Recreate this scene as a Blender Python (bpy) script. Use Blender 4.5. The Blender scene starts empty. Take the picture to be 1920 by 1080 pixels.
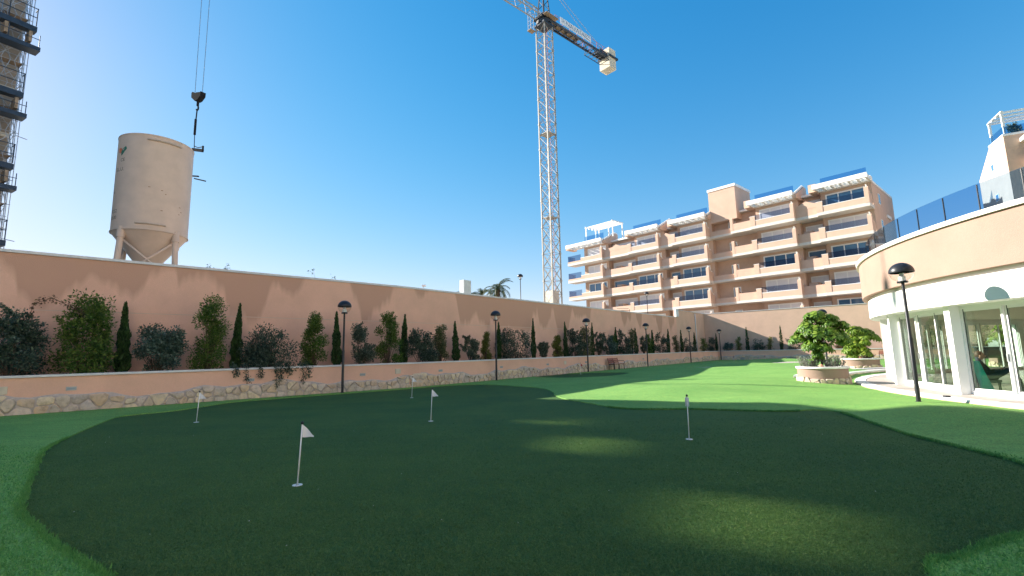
import bpy, bmesh, math, random
import numpy as np
from mathutils import Vector, Matrix
from mathutils.geometry import delaunay_2d_cdt
R = math.radians
scene = bpy.context.scene
col = scene.collection
# ------------------------------------------------------------------ camera, sky, sun, exposure
cam_d = bpy.data.cameras.new('camera'); cam = bpy.data.objects.new('camera', cam_d); col.objects.link(cam)
cam_d.sensor_width = 36.0; cam_d.lens = 880.0/1920.0*36.0; cam_d.clip_start = .05; cam_d.clip_end = 6000
cam.location = (0, 0, 1.5)
cam.matrix_world = (Matrix.Translation((0, 0, 1.5)) @ Matrix.Rotation(R(90)+math.atan(120/880), 4, 'X') @ Matrix.Rotation(R(-1.2), 4, 'Z'))
scene.camera = cam
SUN_H = Vector((.88, -.47, 0)).normalized(); SUN_T = .454          # direction the light travels, tangent of its elevation
el = math.atan(SUN_T)
world = bpy.data.worlds.new('World'); scene.world = world; world.use_nodes = True
wn = world.node_tree.nodes; wl = world.node_tree.links
sky = wn.new('ShaderNodeTexSky'); sky.sky_type = 'NISHITA'; sky.sun_disc = False
sky.sun_elevation = el; sky.sun_rotation = math.atan2(-SUN_H.x, -SUN_H.y)
sky.air_density = 1.0; sky.dust_density = .15; sky.ozone_density = 3.0; sky.altitude = 60
hs = wn.new('ShaderNodeHueSaturation'); hs.inputs['Saturation'].default_value = 1.36; hs.inputs['Hue'].default_value = .503; wl.new(sky.outputs[0], hs.inputs['Color'])
vm = [wn.new('ShaderNodeVectorMath') for _ in range(3)]           # soft shoulder: x / (1 + .26 x)
for k_, op in enumerate(('SCALE', 'ADD', 'DIVIDE')): vm[k_].operation = op
wl.new(hs.outputs[0], vm[0].inputs[0]); vm[0].inputs['Scale'].default_value = .26; wl.new(vm[0].outputs[0], vm[1].inputs[0]); vm[1].inputs[1].default_value = (1, 1, 1)
wl.new(hs.outputs[0], vm[2].inputs[0]); wl.new(vm[1].outputs[0], vm[2].inputs[1]); vt = wn.new('ShaderNodeVectorMath'); vt.operation = 'MULTIPLY'; vt.inputs[1].default_value = (1.03, .93, 1.0); wl.new(vm[2].outputs[0], vt.inputs[0])
wl.new(vt.outputs[0], wn['Background'].inputs[0]); wn['Background'].inputs[1].default_value = .088
sd = bpy.data.lights.new('sun', 'SUN'); sd.energy = 2.8; sd.angle = R(.53); sd.color = (1, .94, .84)
sun = bpy.data.objects.new('sun', sd); col.objects.link(sun)
sun.rotation_euler = Vector((SUN_H.x, SUN_H.y, -SUN_T)).to_track_quat('-Z', 'Y').to_euler(); sun.location = (-30, 20, 60)
scene.view_settings.view_transform = 'Standard'; scene.view_settings.look = 'None'
scene.view_settings.exposure = 2.32; scene.view_settings.gamma = 1
scene.render.engine = 'CYCLES'
scene.cycles.transparent_max_bounces = 24; scene.cycles.max_bounces = 8

# ------------------------------------------------------------------ materials
def nodes(name):
    m = bpy.data.materials.new(name); m.use_nodes = True
    return m, m.node_tree.nodes, m.node_tree.links, m.node_tree.nodes['Principled BSDF']
def nz(n, l, scale, detail=4, coord=None, rough=.6):
    t = n.new('ShaderNodeTexNoise'); t.inputs['Scale'].default_value = scale; t.inputs['Detail'].default_value = detail
    t.inputs['Roughness'].default_value = rough
    if coord is not None: l.new(coord, t.inputs['Vector'])
    return t
def ramp(n, l, fac, stops):
    r = n.new('ShaderNodeValToRGB'); e = r.color_ramp.elements
    while len(e) < len(stops): e.new(.5)
    for i, (p, c) in enumerate(stops): e[i].position = p; e[i].color = (*c, 1) if len(c) == 3 else c
    l.new(fac, r.inputs[0]); return r
def mixc(n, l, fac, a, b, mode='MIX'):
    x = n.new('ShaderNodeMix'); x.data_type = 'RGBA'; x.blend_type = mode
    for s, v in ((x.inputs[0], fac), (x.inputs[6], a), (x.inputs[7], b)):
        if isinstance(v, (int, float)): s.default_value = v
        elif isinstance(v, tuple): s.default_value = (*v, 1)
        else: l.new(v, s)
    return x.outputs[2]
def math_(n, l, op, a, b=None, clamp=False):
    x = n.new('ShaderNodeMath'); x.operation = op; x.use_clamp = clamp
    for s, v in zip(x.inputs, (a, b)):
        if v is None: continue
        if isinstance(v, (int, float)): s.default_value = v
        else: l.new(v, s)
    return x.outputs[0]
def sc(c, k): return tuple(min(1, max(0, x*k)) for x in c)
def M(name, c, rough=.6, metal=0, var=.12, scale=2.5, bump=0, bscale=60, spec=.4, rnd=0):
    m, n, l, p = nodes(name)
    g = n.new('ShaderNodeNewGeometry'); pos = g.outputs['Position']
    a = nz(n, l, scale, 5, pos); r = ramp(n, l, a.outputs[0], [(.3, sc(c, 1-var)), (.7, sc(c, 1+var))])
    out = r.outputs[0]
    if rnd:
        oi = n.new('ShaderNodeObjectInfo'); h = n.new('ShaderNodeHueSaturation'); l.new(out, h.inputs['Color'])
        l.new(math_(n, l, 'ADD', math_(n, l, 'MULTIPLY', oi.outputs['Random'], rnd*2), 1-rnd), h.inputs['Value']); out = h.outputs[0]
    l.new(out, p.inputs['Base Color'])
    p.inputs['Roughness'].default_value = rough; p.inputs['Metallic'].default_value = metal; p.inputs['Specular IOR Level'].default_value = spec
    if bump:
        b = n.new('ShaderNodeBump'); b.inputs['Strength'].default_value = bump; b.inputs['Distance'].default_value = .01
        l.new(nz(n, l, bscale, 3, pos).outputs[0], b.inputs['Height']); l.new(b.outputs[0], p.inputs['Normal'])
    return m
def plaster(name, c, stain=None, ztop=5, seed=0):
    m, n, l, p = nodes(name)
    g = n.new('ShaderNodeNewGeometry'); pos = g.outputs['Position']
    a = nz(n, l, .9, 5, pos); o = ramp(n, l, a.outputs[0], [(.3, sc(c, .93)), (.7, sc(c, 1.05))]).outputs[0]
    f = nz(n, l, 26, 3, pos, .8); o = mixc(n, l, .5, o, ramp(n, l, f.outputs[0], [(.3, (.82, .82, .82)), (.72, (1.0, 1.0, 1.0))]).outputs[0], 'MULTIPLY')
    if stain:                                             # rain water runs down from the coping in uneven tongues
        sp = n.new('ShaderNodeSeparateXYZ'); l.new(pos, sp.inputs[0])
        mp = n.new('ShaderNodeMapping'); mp.inputs['Scale'].default_value = (.42, .42, .035); mp.inputs['Location'].default_value = (seed, 0, 0); l.new(pos, mp.inputs[0])
        t = nz(n, l, 1.0, 4, mp.outputs[0], .5)
        dep = math_(n, l, 'MULTIPLY', math_(n, l, 'SUBTRACT', t.outputs[0], .45), 13.0)      # metres of run
        below = math_(n, l, 'SUBTRACT', ztop, sp.outputs[2])
        s1 = math_(n, l, 'MULTIPLY', math_(n, l, 'SUBTRACT', dep, below), 2.4, True)
        cut = math_(n, l, 'MULTIPLY', math_(n, l, 'SUBTRACT', 2.2, below), 2.5, True)
        s2 = math_(n, l, 'MULTIPLY', s1, cut)
        o = mixc(n, l, math_(n, l, 'MULTIPLY', s2, .85), o, stain)
    l.new(o, p.inputs['Base Color']); p.inputs['Roughness'].default_value = .9; p.inputs['Specular IOR Level'].default_value = .15
    b = n.new('ShaderNodeBump'); b.inputs['Strength'].default_value = .5; b.inputs['Distance'].default_value = .012
    l.new(nz(n, l, 45, 3, pos).outputs[0], b.inputs['Height']); l.new(b.outputs[0], p.inputs['Normal'])
    return m
def glass(name, tint, refl=1.0, ior=1.5, rough=0.0):
    m = bpy.data.materials.new(name); m.use_nodes = True; n = m.node_tree.nodes; l = m.node_tree.links
    n.remove(n['Principled BSDF']); t = n.new('ShaderNodeBsdfTransparent'); t.inputs[0].default_value = (*tint, 1)
    g = n.new('ShaderNodeBsdfGlossy'); g.inputs['Roughness'].default_value = rough
    lw = n.new('ShaderNodeLayerWeight'); lw.inputs[0].default_value = .5
    f5 = math_(n, l, 'MULTIPLY', math_(n, l, 'POWER', lw.outputs['Facing'], 4.0), .8*refl)
    mx = n.new('ShaderNodeMixShader'); l.new(math_(n, l, 'ADD', f5, .035*refl, True), mx.inputs[0])
    l.new(t.outputs[0], mx.inputs[1]); l.new(g.outputs[0], mx.inputs[2]); l.new(mx.outputs[0], n['Material Output'].inputs[0])
    return m
def leafm(name, c1, c2, c3=None, trans=.3, rough=.5):
    m, n, l, p = nodes(name)
    g = n.new('ShaderNodeNewGeometry'); st = [(0, c1), (.65, c2)] + ([(1, c3)] if c3 else [])
    o = ramp(n, l, g.outputs['Random Per Island'], st).outputs[0]
    a = nz(n, l, 1.7, 2, g.outputs['Position']); o = mixc(n, l, .6, o, ramp(n, l, a.outputs[0], [(.3, (.62, .62, .62)), (.7, (1, 1, 1))]).outputs[0], 'MULTIPLY')
    l.new(o, p.inputs['Base Color']); p.inputs['Roughness'].default_value = rough; p.inputs['Specular IOR Level'].default_value = .3
    tr = n.new('ShaderNodeBsdfTranslucent'); l.new(o, tr.inputs[0]); mx = n.new('ShaderNodeMixShader'); mx.inputs[0].default_value = trans
    l.new(p.outputs[0], mx.inputs[1]); l.new(tr.outputs[0], mx.inputs[2]); l.new(mx.outputs[0], n['Material Output'].inputs[0])
    return m
def turf(name, ca, cb, cc, fine=180, bump=.8):
    m, n, l, p = nodes(name)
    g = n.new('ShaderNodeNewGeometry'); pos = g.outputs['Position']
    a = nz(n, l, .55, 4, pos); o = ramp(n, l, a.outputs[0], [(.32, ca), (.68, cb)]).outputs[0]
    f = nz(n, l, fine, 2, pos, .7); o = mixc(n, l, .75, o, ramp(n, l, f.outputs[0], [(.3, (.25, .28, .3)), (.5, (.85, .88, .85)), (.7, (1.75, 1.65, 1.45))]).outputs[0], 'MULTIPLY')
    k = nz(n, l, 9, 4, pos, .7); o = mixc(n, l, ramp(n, l, k.outputs[0], [(.48, (0, 0, 0)), (.75, (.55, .55, .55))]).outputs[0], o, cc)
    mp = n.new('ShaderNodeMapping'); mp.inputs['Rotation'].default_value = (0, 0, R(38)); mp.inputs['Scale'].default_value = (.25, 5, 1); l.new(pos, mp.inputs[0])
    st = nz(n, l, 1, 3, mp.outputs[0]); o = mixc(n, l, .5, o, ramp(n, l, st.outputs[0], [(.35, (.86, .86, .86)), (.65, (1.06, 1.06, 1.06))]).outputs[0], 'MULTIPLY')
    l.new(o, p.inputs['Base Color']); p.inputs['Roughness'].default_value = .85; p.inputs['Specular IOR Level'].default_value = .12
    b = n.new('ShaderNodeBump'); b.inputs['Strength'].default_value = bump; b.inputs['Distance'].default_value = .01
    l.new(f.outputs[0], b.inputs['Height']); l.new(b.outputs[0], p.inputs['Normal'])
    return m
def stone_mat():
    m, n, l, p = nodes('cladding stone'); g = n.new('ShaderNodeNewGeometry'); pos = g.outputs['Position']; oi = n.new('ShaderNodeObjectInfo')
    rv = math_(n, l, 'FRACT', math_(n, l, 'ADD', oi.outputs['Random'], math_(n, l, 'MULTIPLY', g.outputs['Random Per Island'], .83)))
    base = ramp(n, l, rv, [(0, (.66, .49, .33)), (.25, (.55, .46, .38)), (.45, (.74, .61, .43)), (.65, (.62, .46, .33)), (.82, (.68, .57, .49)), (1, (.48, .41, .35))]).outputs[0]
    a = nz(n, l, 7, 6, pos, .65); o = mixc(n, l, .85, base, ramp(n, l, a.outputs[0], [(.3, (.62, .60, .58)), (.55, (1, 1, 1)), (.75, (1.15, 1.02, .8))]).outputs[0], 'MULTIPLY')
    l.new(o, p.inputs['Base Color']); p.inputs['Roughness'].default_value = .88; b = n.new('ShaderNodeBump'); b.inputs['Strength'].default_value = .8; b.inputs['Distance'].default_value = .02
    l.new(nz(n, l, 18, 6, pos, .7).outputs[0], b.inputs['Height']); l.new(b.outputs[0], p.inputs['Normal']); return m
mat = dict(
    wall=plaster('wall plaster', (.80, .49, .365), (.54, .32, .23), 4.95, 3.1), wall2=plaster('garden wall plaster', (.81, .495, .37)),
    wallfar=plaster('far wall plaster', (.72, .49, .37)),
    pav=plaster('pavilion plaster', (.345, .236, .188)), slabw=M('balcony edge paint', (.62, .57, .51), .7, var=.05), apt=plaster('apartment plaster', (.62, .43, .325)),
    joint=M('joint mortar', (.66, .46, .35), .9, var=.05), coping=M('pale coping stone', (.66, .66, .66), .6, var=.08, scale=6, bump=.2),
    white=M('white render', (.80, .78, .74), .6, var=.03, scale=1.5, bump=.1, bscale=30), frame=M('white aluminium', (.82, .82, .80), .35, var=.02),
    stone=stone_mat(), mortar=M('grey mortar', (.50, .44, .425), .95, var=.12, scale=14, bump=.6),
    soil=M('dark soil', (.075, .05, .035), .95, var=.35, scale=14, bump=.9, bscale=30), gravel=M('pale gravel', (.42, .36, .31), .95, var=.4, scale=26, bump=1, bscale=50),
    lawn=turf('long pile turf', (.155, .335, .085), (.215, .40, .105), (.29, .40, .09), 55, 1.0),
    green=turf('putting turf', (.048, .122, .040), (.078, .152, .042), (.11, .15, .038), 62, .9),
    earth=M('street ground', (.30, .27, .23), .95, var=.2, scale=.4, bump=.4),
    black=M('black painted steel', (.018, .019, .022), .38, var=.2), globe=glass('clear globe', (.96, .96, .95), 1.0), bulb=M('lamp holder', (.72, .72, .70), .4),
    pin=M('white pin paint', (.80, .80, .80), .4, var=.03), flag=M('white flag cloth', (.80, .80, .82), .8, var=.03), redflag=M('red flag cloth', (.50, .03, .035), .8),
    cup=M('white cup', (.74, .75, .76), .5), hole=M('dark cup inside', (.02, .02, .02), .8),
    crane=M('crane cream paint', (.38, .35, .30), .5, var=.08), cranedark=M('crane dark steel', (.035, .045, .06), .5, var=.2), red=M('faded red paint', (.50, .13, .09), .6),
    concrete=M('counterweight concrete', (.72, .63, .48), .85, var=.08, scale=3), banner=M('banner', (.74, .74, .72), .6, var=.03), ink=M('grey blue lettering', (.22, .26, .33), .6),
    silo=M('silo paint', (.62, .475, .365), .5, var=.07, scale=1.6), silod=M('silo weathered trim', (.50, .40, .31), .6, var=.2, scale=5), rust=M('scuffed rust', (.25, .12, .06), .8), inkd=M('black stencil', (.05, .045, .04), .7),
    orange=M('orange mark', (.62, .16, .07), .6), greenm=M('green mark', (.02, .16, .10), .6), steel=M('galvanised tube', (.40, .41, .42), .4, metal=.6, var=.2, scale=3), plank=M('weathered plank', (.32, .23, .15), .85, var=.3, scale=4),
    navy=M('dark blue platform', (.022, .04, .065), .5, var=.2), raw=M('raw render', (.30, .24, .18), .9, var=.15, scale=.6, bump=.5, bscale=20), netting=M('white sheet', (.75, .77, .8), .8),
    bench=M('red brown slat', (.27, .075, .045), .55, var=.25, scale=8), bark=M('bark', (.11, .075, .05), .9, var=.3, scale=12, bump=.6),
    blueglass=glass('blue tinted balustrade', (.58, .74, .88), 1.0), pane=glass('clear glazing', (.86, .92, .88), 1.25), aptrail=glass('apartment balustrade', (.62, .66, .74), .9),
    deck=M('beige deck tile', (.44, .37, .32), .7, var=.1, scale=5), ceil=M('ceiling paint', (.62, .56, .47), .8, var=.03), seal=M('black gasket', (.02, .02, .022), .5),
    shutter=M('roller shutter', (.70, .69, .72), .6, var=.03), teal=M('teal quilted jacket', (.05, .62, .48), .7, var=.15, scale=7, bump=.4, bscale=14), navyc=M('navy cloth', (.035, .045, .065), .85, var=.2, scale=9),
    blackc=M('black striped sleeve', (.02, .02, .024), .8), skin=M('skin', (.48, .26, .18), .55, var=.06), hair=M('brown hair', (.10, .05, .028), .6, var=.3, scale=40, bump=.5),
    cream=M('cream box', (.60, .53, .42), .6), lens=M('wall light lens', (.30, .36, .40), .25), ac=M('white equipment box', (.70, .71, .70), .5), terracotta=M('terracotta rock', (.50, .27, .17), .9, var=.2, scale=9, bump=.5),
    cyp=leafm('cypress foliage', (0.014, 0.039, 0.014), (0.036, 0.094, 0.025), (0.063, 0.129, 0.031), .1), bush=leafm('dark leaf', (0.027, 0.051, 0.034), (0.068, 0.110, 0.071), (0.170, 0.220, 0.162), .15),
    blue=leafm('blue green leaf', (0.032, 0.066, 0.048), (0.083, 0.147, 0.109), (0.208, 0.276, 0.224), .15), greenl=leafm('fresh green leaf', (0.045, 0.097, 0.018), (0.112, 0.203, 0.033), (0.225, 0.308, 0.060), .3),
    olive=leafm('olive leaf', (0.056, 0.083, 0.028), (0.133, 0.166, 0.063), (0.238, 0.227, 0.112), .25), yel=leafm('yellow green leaf', (0.078, 0.105, 0.018), (0.182, 0.211, 0.036), (0.273, 0.253, 0.065), .3),
    grey=leafm('grey green leaf', (0.053, 0.078, 0.050), (0.128, 0.170, 0.112), (0.240, 0.267, 0.188), .2), redl=leafm('reddish leaf', (.075, .04, .02), (.14, .085, .045), (.19, .16, .06), .25),
    silver=leafm('silver leaf', (.16, .20, .15), (.30, .34, .27), (.45, .46, .40), .2), schef=leafm('umbrella tree leaf', (.06, .14, .014), (.14, .27, .025), (.29, .40, .06), .3, .45), schef2=leafm('yellow umbrella leaf', (.12, .22, .014), (.24, .36, .035), (.38, .44, .07), .35, .45),
    palm=leafm('palm frond', (.03, .06, .02), (.075, .11, .04), (.20, .18, .07), .2), twig=M('twig', (.16, .11, .08), .9))
def floor_mat():
    m, n, l, p = nodes('pavilion floor'); g = n.new('ShaderNodeNewGeometry'); mp = n.new('ShaderNodeMapping'); mp.inputs['Rotation'].default_value = (0, 0, R(44)); l.new(g.outputs['Position'], mp.inputs[0])
    b = n.new('ShaderNodeTexBrick'); b.inputs['Scale'].default_value = 1; b.inputs['Brick Width'].default_value = 1.2; b.inputs['Row Height'].default_value = .6; b.inputs['Mortar Size'].default_value = .018
    b.inputs['Color1'].default_value = (.52, .46, .38, 1); b.inputs['Color2'].default_value = (.42, .37, .31, 1); b.inputs['Mortar'].default_value = (.2, .17, .15, 1)
    l.new(mp.outputs[0], b.inputs['Vector']); l.new(b.outputs[0], p.inputs['Base Color']); p.inputs['Roughness'].default_value = .3
    return m
mat['floor'] = floor_mat()
mat['forkblack'] = M('dull black iron', (.022, .022, .024), .95, var=.2, spec=.1)
def window_mat():
    m, n, l, p = nodes('sky tinted window'); p.inputs['Base Color'].default_value = (.06, .15, .27, 1); p.inputs['Roughness'].default_value = .05; p.inputs['Specular IOR Level'].default_value = .9  # blue base colour also stands in for the reflected sky
    return m
mat['win'] = window_mat()

# ------------------------------------------------------------------ mesh helpers
def T(o): return Matrix.Translation(o.location) @ o.rotation_euler.to_matrix().to_4x4()
def tag(o, label=None, cat=None, group=None, kind=None):
    for k, v in (('label', label), ('category', cat), ('group', group), ('kind', kind)):
        if v: o[k] = v
    return o
def thing(name, label, cat, loc=(0, 0, 0), rz=0, group=None):
    o = bpy.data.objects.new(name, None); o.empty_display_size = .2; col.objects.link(o); o.location = loc; o.rotation_euler = (0, 0, rz)
    return tag(o, label, cat, group)
class MB:
    def __init__(s): s.v = []; s.f = []
    def add(s, vs, fs):
        k = len(s.v); s.v += [tuple(x) for x in vs]; s.f += [tuple(i+k for i in f) for f in fs]; return s
    def box(s, x0, x1, y0, y1, z0, z1):
        return s.add([(x0, y0, z0), (x1, y0, z0), (x1, y1, z0), (x0, y1, z0), (x0, y0, z1), (x1, y0, z1), (x1, y1, z1), (x0, y1, z1)],
                     [(3, 2, 1, 0), (4, 5, 6, 7), (0, 1, 5, 4), (1, 2, 6, 5), (2, 3, 7, 6), (3, 0, 4, 7)])
    def bar(s, p, q, w, h=None, up=(0, 0, 1)):
        p, q = Vector(p), Vector(q); d = (q-p).normalized(); u = Vector(up)
        if abs(d.dot(u)) > .98: u = Vector((1, 0, 0))
        a = d.cross(u).normalized()*w/2; b = a.cross(d).normalized()*(h or w)/2
        vs = [p-a-b, p+a-b, p+a+b, p-a+b, q-a-b, q+a-b, q+a+b, q-a+b]
        return s.add(vs, [(3, 2, 1, 0), (4, 5, 6, 7), (0, 1, 5, 4), (1, 2, 6, 5), (2, 3, 7, 6), (3, 0, 4, 7)])
    def tube(s, p, q, r, n=8, r2=None):
        p, q = Vector(p), Vector(q); d = (q-p).normalized(); u = Vector((0, 0, 1)) if abs(d.z) < .95 else Vector((1, 0, 0))
        a = d.cross(u).normalized(); b = d.cross(a); r2 = r if r2 is None else r2
        vs = [p+(a*math.cos(t)+b*math.sin(t))*r for t in [2*math.pi*i/n for i in range(n)]] + [q+(a*math.cos(t)+b*math.sin(t))*r2 for t in [2*math.pi*i/n for i in range(n)]]
        return s.add(vs, [(i, i+n, (i+1) % n+n, (i+1) % n) for i in range(n)] + [tuple(range(n)), tuple(range(2*n-1, n-1, -1))])
    def path(s, pts, r, n=6):
        for a, b in zip(pts, pts[1:]): s.tube(a, b, r, n)
        return s
    def lathe(s, prof, n=24, c=(0, 0, 0)):
        vs = [(c[0]+r*math.cos(2*math.pi*i/n), c[1]+r*math.sin(2*math.pi*i/n), c[2]+z) for r, z in prof for i in range(n)]
        return s.add(vs, [(j*n+i, j*n+(i+1) % n, (j+1)*n+(i+1) % n, (j+1)*n+i) for j in range(len(prof)-1) for i in range(n)])
    def ring(s, c, r0, r1, z0, z1, a0=0, a1=360, n=96):
        full = abs(a1-a0) >= 359.9; m = n if full else n+1; vs = []
        for i in range(m):
            t = R(a0+(a1-a0)*i/n); x, y = math.cos(t), math.sin(t)
            vs += [(c[0]+r0*x, c[1]+r0*y, z0), (c[0]+r1*x, c[1]+r1*y, z0), (c[0]+r1*x, c[1]+r1*y, z1), (c[0]+r0*x, c[1]+r0*y, z1)]
        fs = []
        for i in range(n):
            a, b = i*4, ((i+1) % m)*4
            fs += [(a+k, b+k, b+(k+1) % 4, a+(k+1) % 4) for k in range(4)]
        if not full: fs += [(0, 1, 2, 3), (m*4-1, m*4-2, m*4-3, m*4-4)]
        return s.add(vs, fs)
    def extr(s, poly, fn0, fn1):
        n = len(poly); vs = [fn0(p) for p in poly]+[fn1(p) for p in poly]
        return s.add(vs, [tuple(range(n)), tuple(range(2*n-1, n-1, -1))] + [(i, i+n, (i+1) % n+n, (i+1) % n) for i in range(n)])
    def mesh(s, name, m, smooth=False, bevel=0):
        me = bpy.data.meshes.new(name); me.from_pydata(s.v, [], s.f); me.materials.append(mat[m] if isinstance(m, str) else m)
        bm = bmesh.new(); bm.from_mesh(me); bmesh.ops.recalc_face_normals(bm, faces=bm.faces); bm.to_mesh(me); bm.free()
        if smooth:
            me.shade_smooth()
            if smooth is not True: me.set_sharp_from_angle(angle=R(smooth))
        return me
    def build(s, name, m, parent=None, smooth=False, world=False, bevel=0):
        o = bpy.data.objects.new(name, s.mesh(name, m, smooth)); return link(o, parent, world, bevel)
def link(o, parent=None, world=False, bevel=0):
    col.objects.link(o)
    if parent is not None:
        o.parent = parent
        if world:
            p = parent; mtx = T(p)
            while p.parent is not None: p = p.parent; mtx = T(p) @ mtx
            o.matrix_parent_inverse = mtx.inverted()
    if bevel:
        b = o.modifiers.new('bevel', 'BEVEL'); b.width = bevel; b.segments = 2; b.limit_method = 'ANGLE'
    return o
def copy_tree(o, parent=None):
    c = o.copy(); col.objects.link(c); c.parent = parent
    for ch in [x for x in bpy.data.objects if x.parent == o]: copy_tree(ch, c)
    return c
def struct(name, mb, m, smooth=False): return tag(mb.build(name, m, None, smooth), kind='structure')
def text_mesh(txt, size, m, extrude=.0):
    cu = bpy.data.curves.new('lettering', 'FONT'); cu.body = txt; cu.size = size; cu.extrude = extrude; cu.align_x = 'CENTER'; cu.align_y = 'CENTER'
    o = bpy.data.objects.new('lettering', cu); col.objects.link(o); dg = bpy.context.evaluated_depsgraph_get()
    me = bpy.data.meshes.new_from_object(o.evaluated_get(dg)); bpy.data.objects.remove(o); bpy.data.curves.remove(cu)
    me.materials.clear(); me.materials.append(mat[m]); return me

# ------------------------------------------------------------------ plan of the place
B = np.array([-4.33, 21.78]); d1 = np.array([1, .836])/math.hypot(1, .836); d2 = np.array([.6317, .7752]); dE = np.array([.7752, -.6317])
A0 = B-d1*24; CN = B+d2*46.23; FE = CN+dE*62
def offs(path, off):
    P = [np.array(p, float) for p in path]; out = []
    ns = []
    for a, b in zip(P, P[1:]):
        d = (b-a)/np.linalg.norm(b-a); ns.append(np.array([-d[1], d[0]]))
    for i, p in enumerate(P):
        if i == 0: out.append(p+ns[0]*off)
        elif i == len(P)-1: out.append(p+ns[-1]*off)
        else:
            m = ns[i-1]+ns[i]; m /= np.linalg.norm(m); out.append(p+m*off/np.dot(m, ns[i]))
    return out
def sweep(mb, path, o0, o1, z0, z1):
    """wall strip between offsets o0..o1 of a plan path; z0 / z1 numbers or one value per point"""
    a, b = offs(path, o0), offs(path, o1); n = len(path)
    z0 = [z0]*n if np.isscalar(z0) else z0; z1 = [z1]*n if np.isscalar(z1) else z1
    vs = []
    for i in range(n): vs += [(*a[i], z0[i]), (*b[i], z0[i]), (*b[i], z1[i]), (*a[i], z1[i])]
    fs = [(i*4+k, i*4+4+k, i*4+4+(k+1) % 4, i*4+(k+1) % 4) for i in range(n-1) for k in range(4)] + [(0, 1, 2, 3), (4*n-1, 4*n-2, 4*n-3, 4*n-4)]
    return mb.add(vs, fs)
LOW = [A0, B, CN, FE]
def on(s, off=0, z=0):                                      # point on the garden wall line: run s, offset behind its face, height
    if s <= 0: d, p = d1, B+d1*s
    elif s <= 46.23: d, p = d2, B+d2*s
    else: d, p = dE, CN+dE*(s-46.23)
    return Vector((p[0]-d[1]*off, p[1]+d[0]*off, z))
# ---- putting green outline (metres), smoothed
GR = [(-2.93, 3.53), (-3.29, 3.76), (-3.88, 4.14), (-4.50, 4.60), (-4.94, 4.91), (-5.57, 5.57), (-6.79, 6.89), (-8.01, 8.27), (-8.87, 9.64), (-10.16, 12.0), (-10.5, 12.96), (-9.9, 13.9), (-9.7, 15.0), (-9.5, 16.3), (-8.3, 17.5), (-6.9, 18.75),
      (-5.5, 19.9), (-4.5, 20.9), (-2.9, 22.4), (-1.5, 22.5), (0, 21.1), (1.12, 19.38), (1.42, 17.32), (1.37, 16.28), (1.59, 14.97), (2.18, 13.5), (2.57, 12.55), (3.15, 12.11), (4.41, 11.89), (5.48, 11.39), (6.35, 11.15), (7.0, 11.3), (7.3, 10.9),
      (7.04, 9.91), (6.52, 8.09), (6.39, 7.01), (6.22, 6.0), (5.6, 4.9), (4.6, 4.1), (3.91, 3.86), (3.59, 3.75), (3.08, 3.5), (2.69, 3.29), (1.5, 1.5), (0, .6), (-1.3, 1.7), (-2.35, 3.05)]
SG = [(1.25, 28.4), (2.32, 30.6), (4.3, 31.6), (6.6, 31.9), (7.36, 30.37), (5.65, 27.6), (3.70, 26.6), (2.29, 26.9)]
BK1 = [(10.9, 34.25), (12.7, 35.9), (14.4, 36.05), (16.1, 34.45), (16.0, 32.89), (14.14, 31.08), (12.55, 30.6), (12.0, 32.3)]
BK2 = [(19.48, 39.44), (22.9, 42.8), (25.04, 44.07), (28.2, 42.2), (25.4, 38.04), (22.08, 36.07), (20.07, 36.8)]
def smooth_loop(P, k=5):
    P = [np.array(p) for p in P]; n = len(P); out = []
    for i in range(n):
        a, b, c, d = P[i-1], P[i], P[(i+1) % n], P[(i+2) % n]
        for j in range(k):
            t = j/k; out.append(.5*((2*b)+(c-a)*t+(2*a-5*b+4*c-d)*t*t+(3*b-a-3*c+d)*t**3))
    return np.array(out)
G_, S_, K1, K2 = smooth_loop(GR), smooth_loop(SG, 4), smooth_loop(BK1, 4), smooth_loop(BK2, 4)
def inside(P, x, y):
    x = np.asarray(x); y = np.asarray(y); c = np.zeros(x.shape, bool); n = len(P)
    for i in range(n):
        x0, y0 = P[i-1]; x1, y1 = P[i]
        if y0 == y1: continue
        c ^= ((y0 > y) != (y1 > y)) & (x < (x1-x0)*(y-y0)/(y1-y0)+x0)
    return c
def edge_dist(P, x, y):
    d = np.full(np.shape(x), 1e9)
    for i in range(len(P)):
        a, b = P[i-1], P[i]; ab = b-a; L2 = ab@ab+1e-9
        t = np.clip(((x-a[0])*ab[0]+(y-a[1])*ab[1])/L2, 0, 1); d = np.minimum(d, np.hypot(x-a[0]-t*ab[0], y-a[1]-t*ab[1]))
    return d
PC = np.array([25.23, 11.01])                              # pavilion centre
MOUNDS = [(8.9, 9.9, 1.1, .2), (7.0, 13.0, .9, .1), (5.3, 16.3, 1.5, .16), (14.5, 29.3, 3.2, .32), (24, 35.0, 3.5, .35), (9.5, 31.5, 2.0, .2), (9.5, 19.5, 2.2, .18), (3.5, 20.5, 1.6, .12), (16, 24.5, 2.2, .2), (17.5, 38.5, 2.6, .25), (26, 46.5, 3.0, .3), (-9.0, 9.0, 1.5, .05), (-10.4, 8, 1.2, .06)]
def lawn_z(x, y):
    z = np.zeros(np.shape(x))
    for mx, my, r, h in MOUNDS: z = z + h*np.exp(-((x-mx)**2+(y-my)**2)/(2*r*r))
    f = np.ones(np.shape(x))
    for P in (G_, S_, K1, K2):
        d = np.where(inside(P, x, y), 0, edge_dist(P, x, y)); f = f*np.clip(d/1.2, 0, 1)
    f = f*np.clip((np.hypot(x-PC[0], y-PC[1])-14.3)/.8, 0, 1)
    return .024+z*f*f*(3-2*f)
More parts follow.
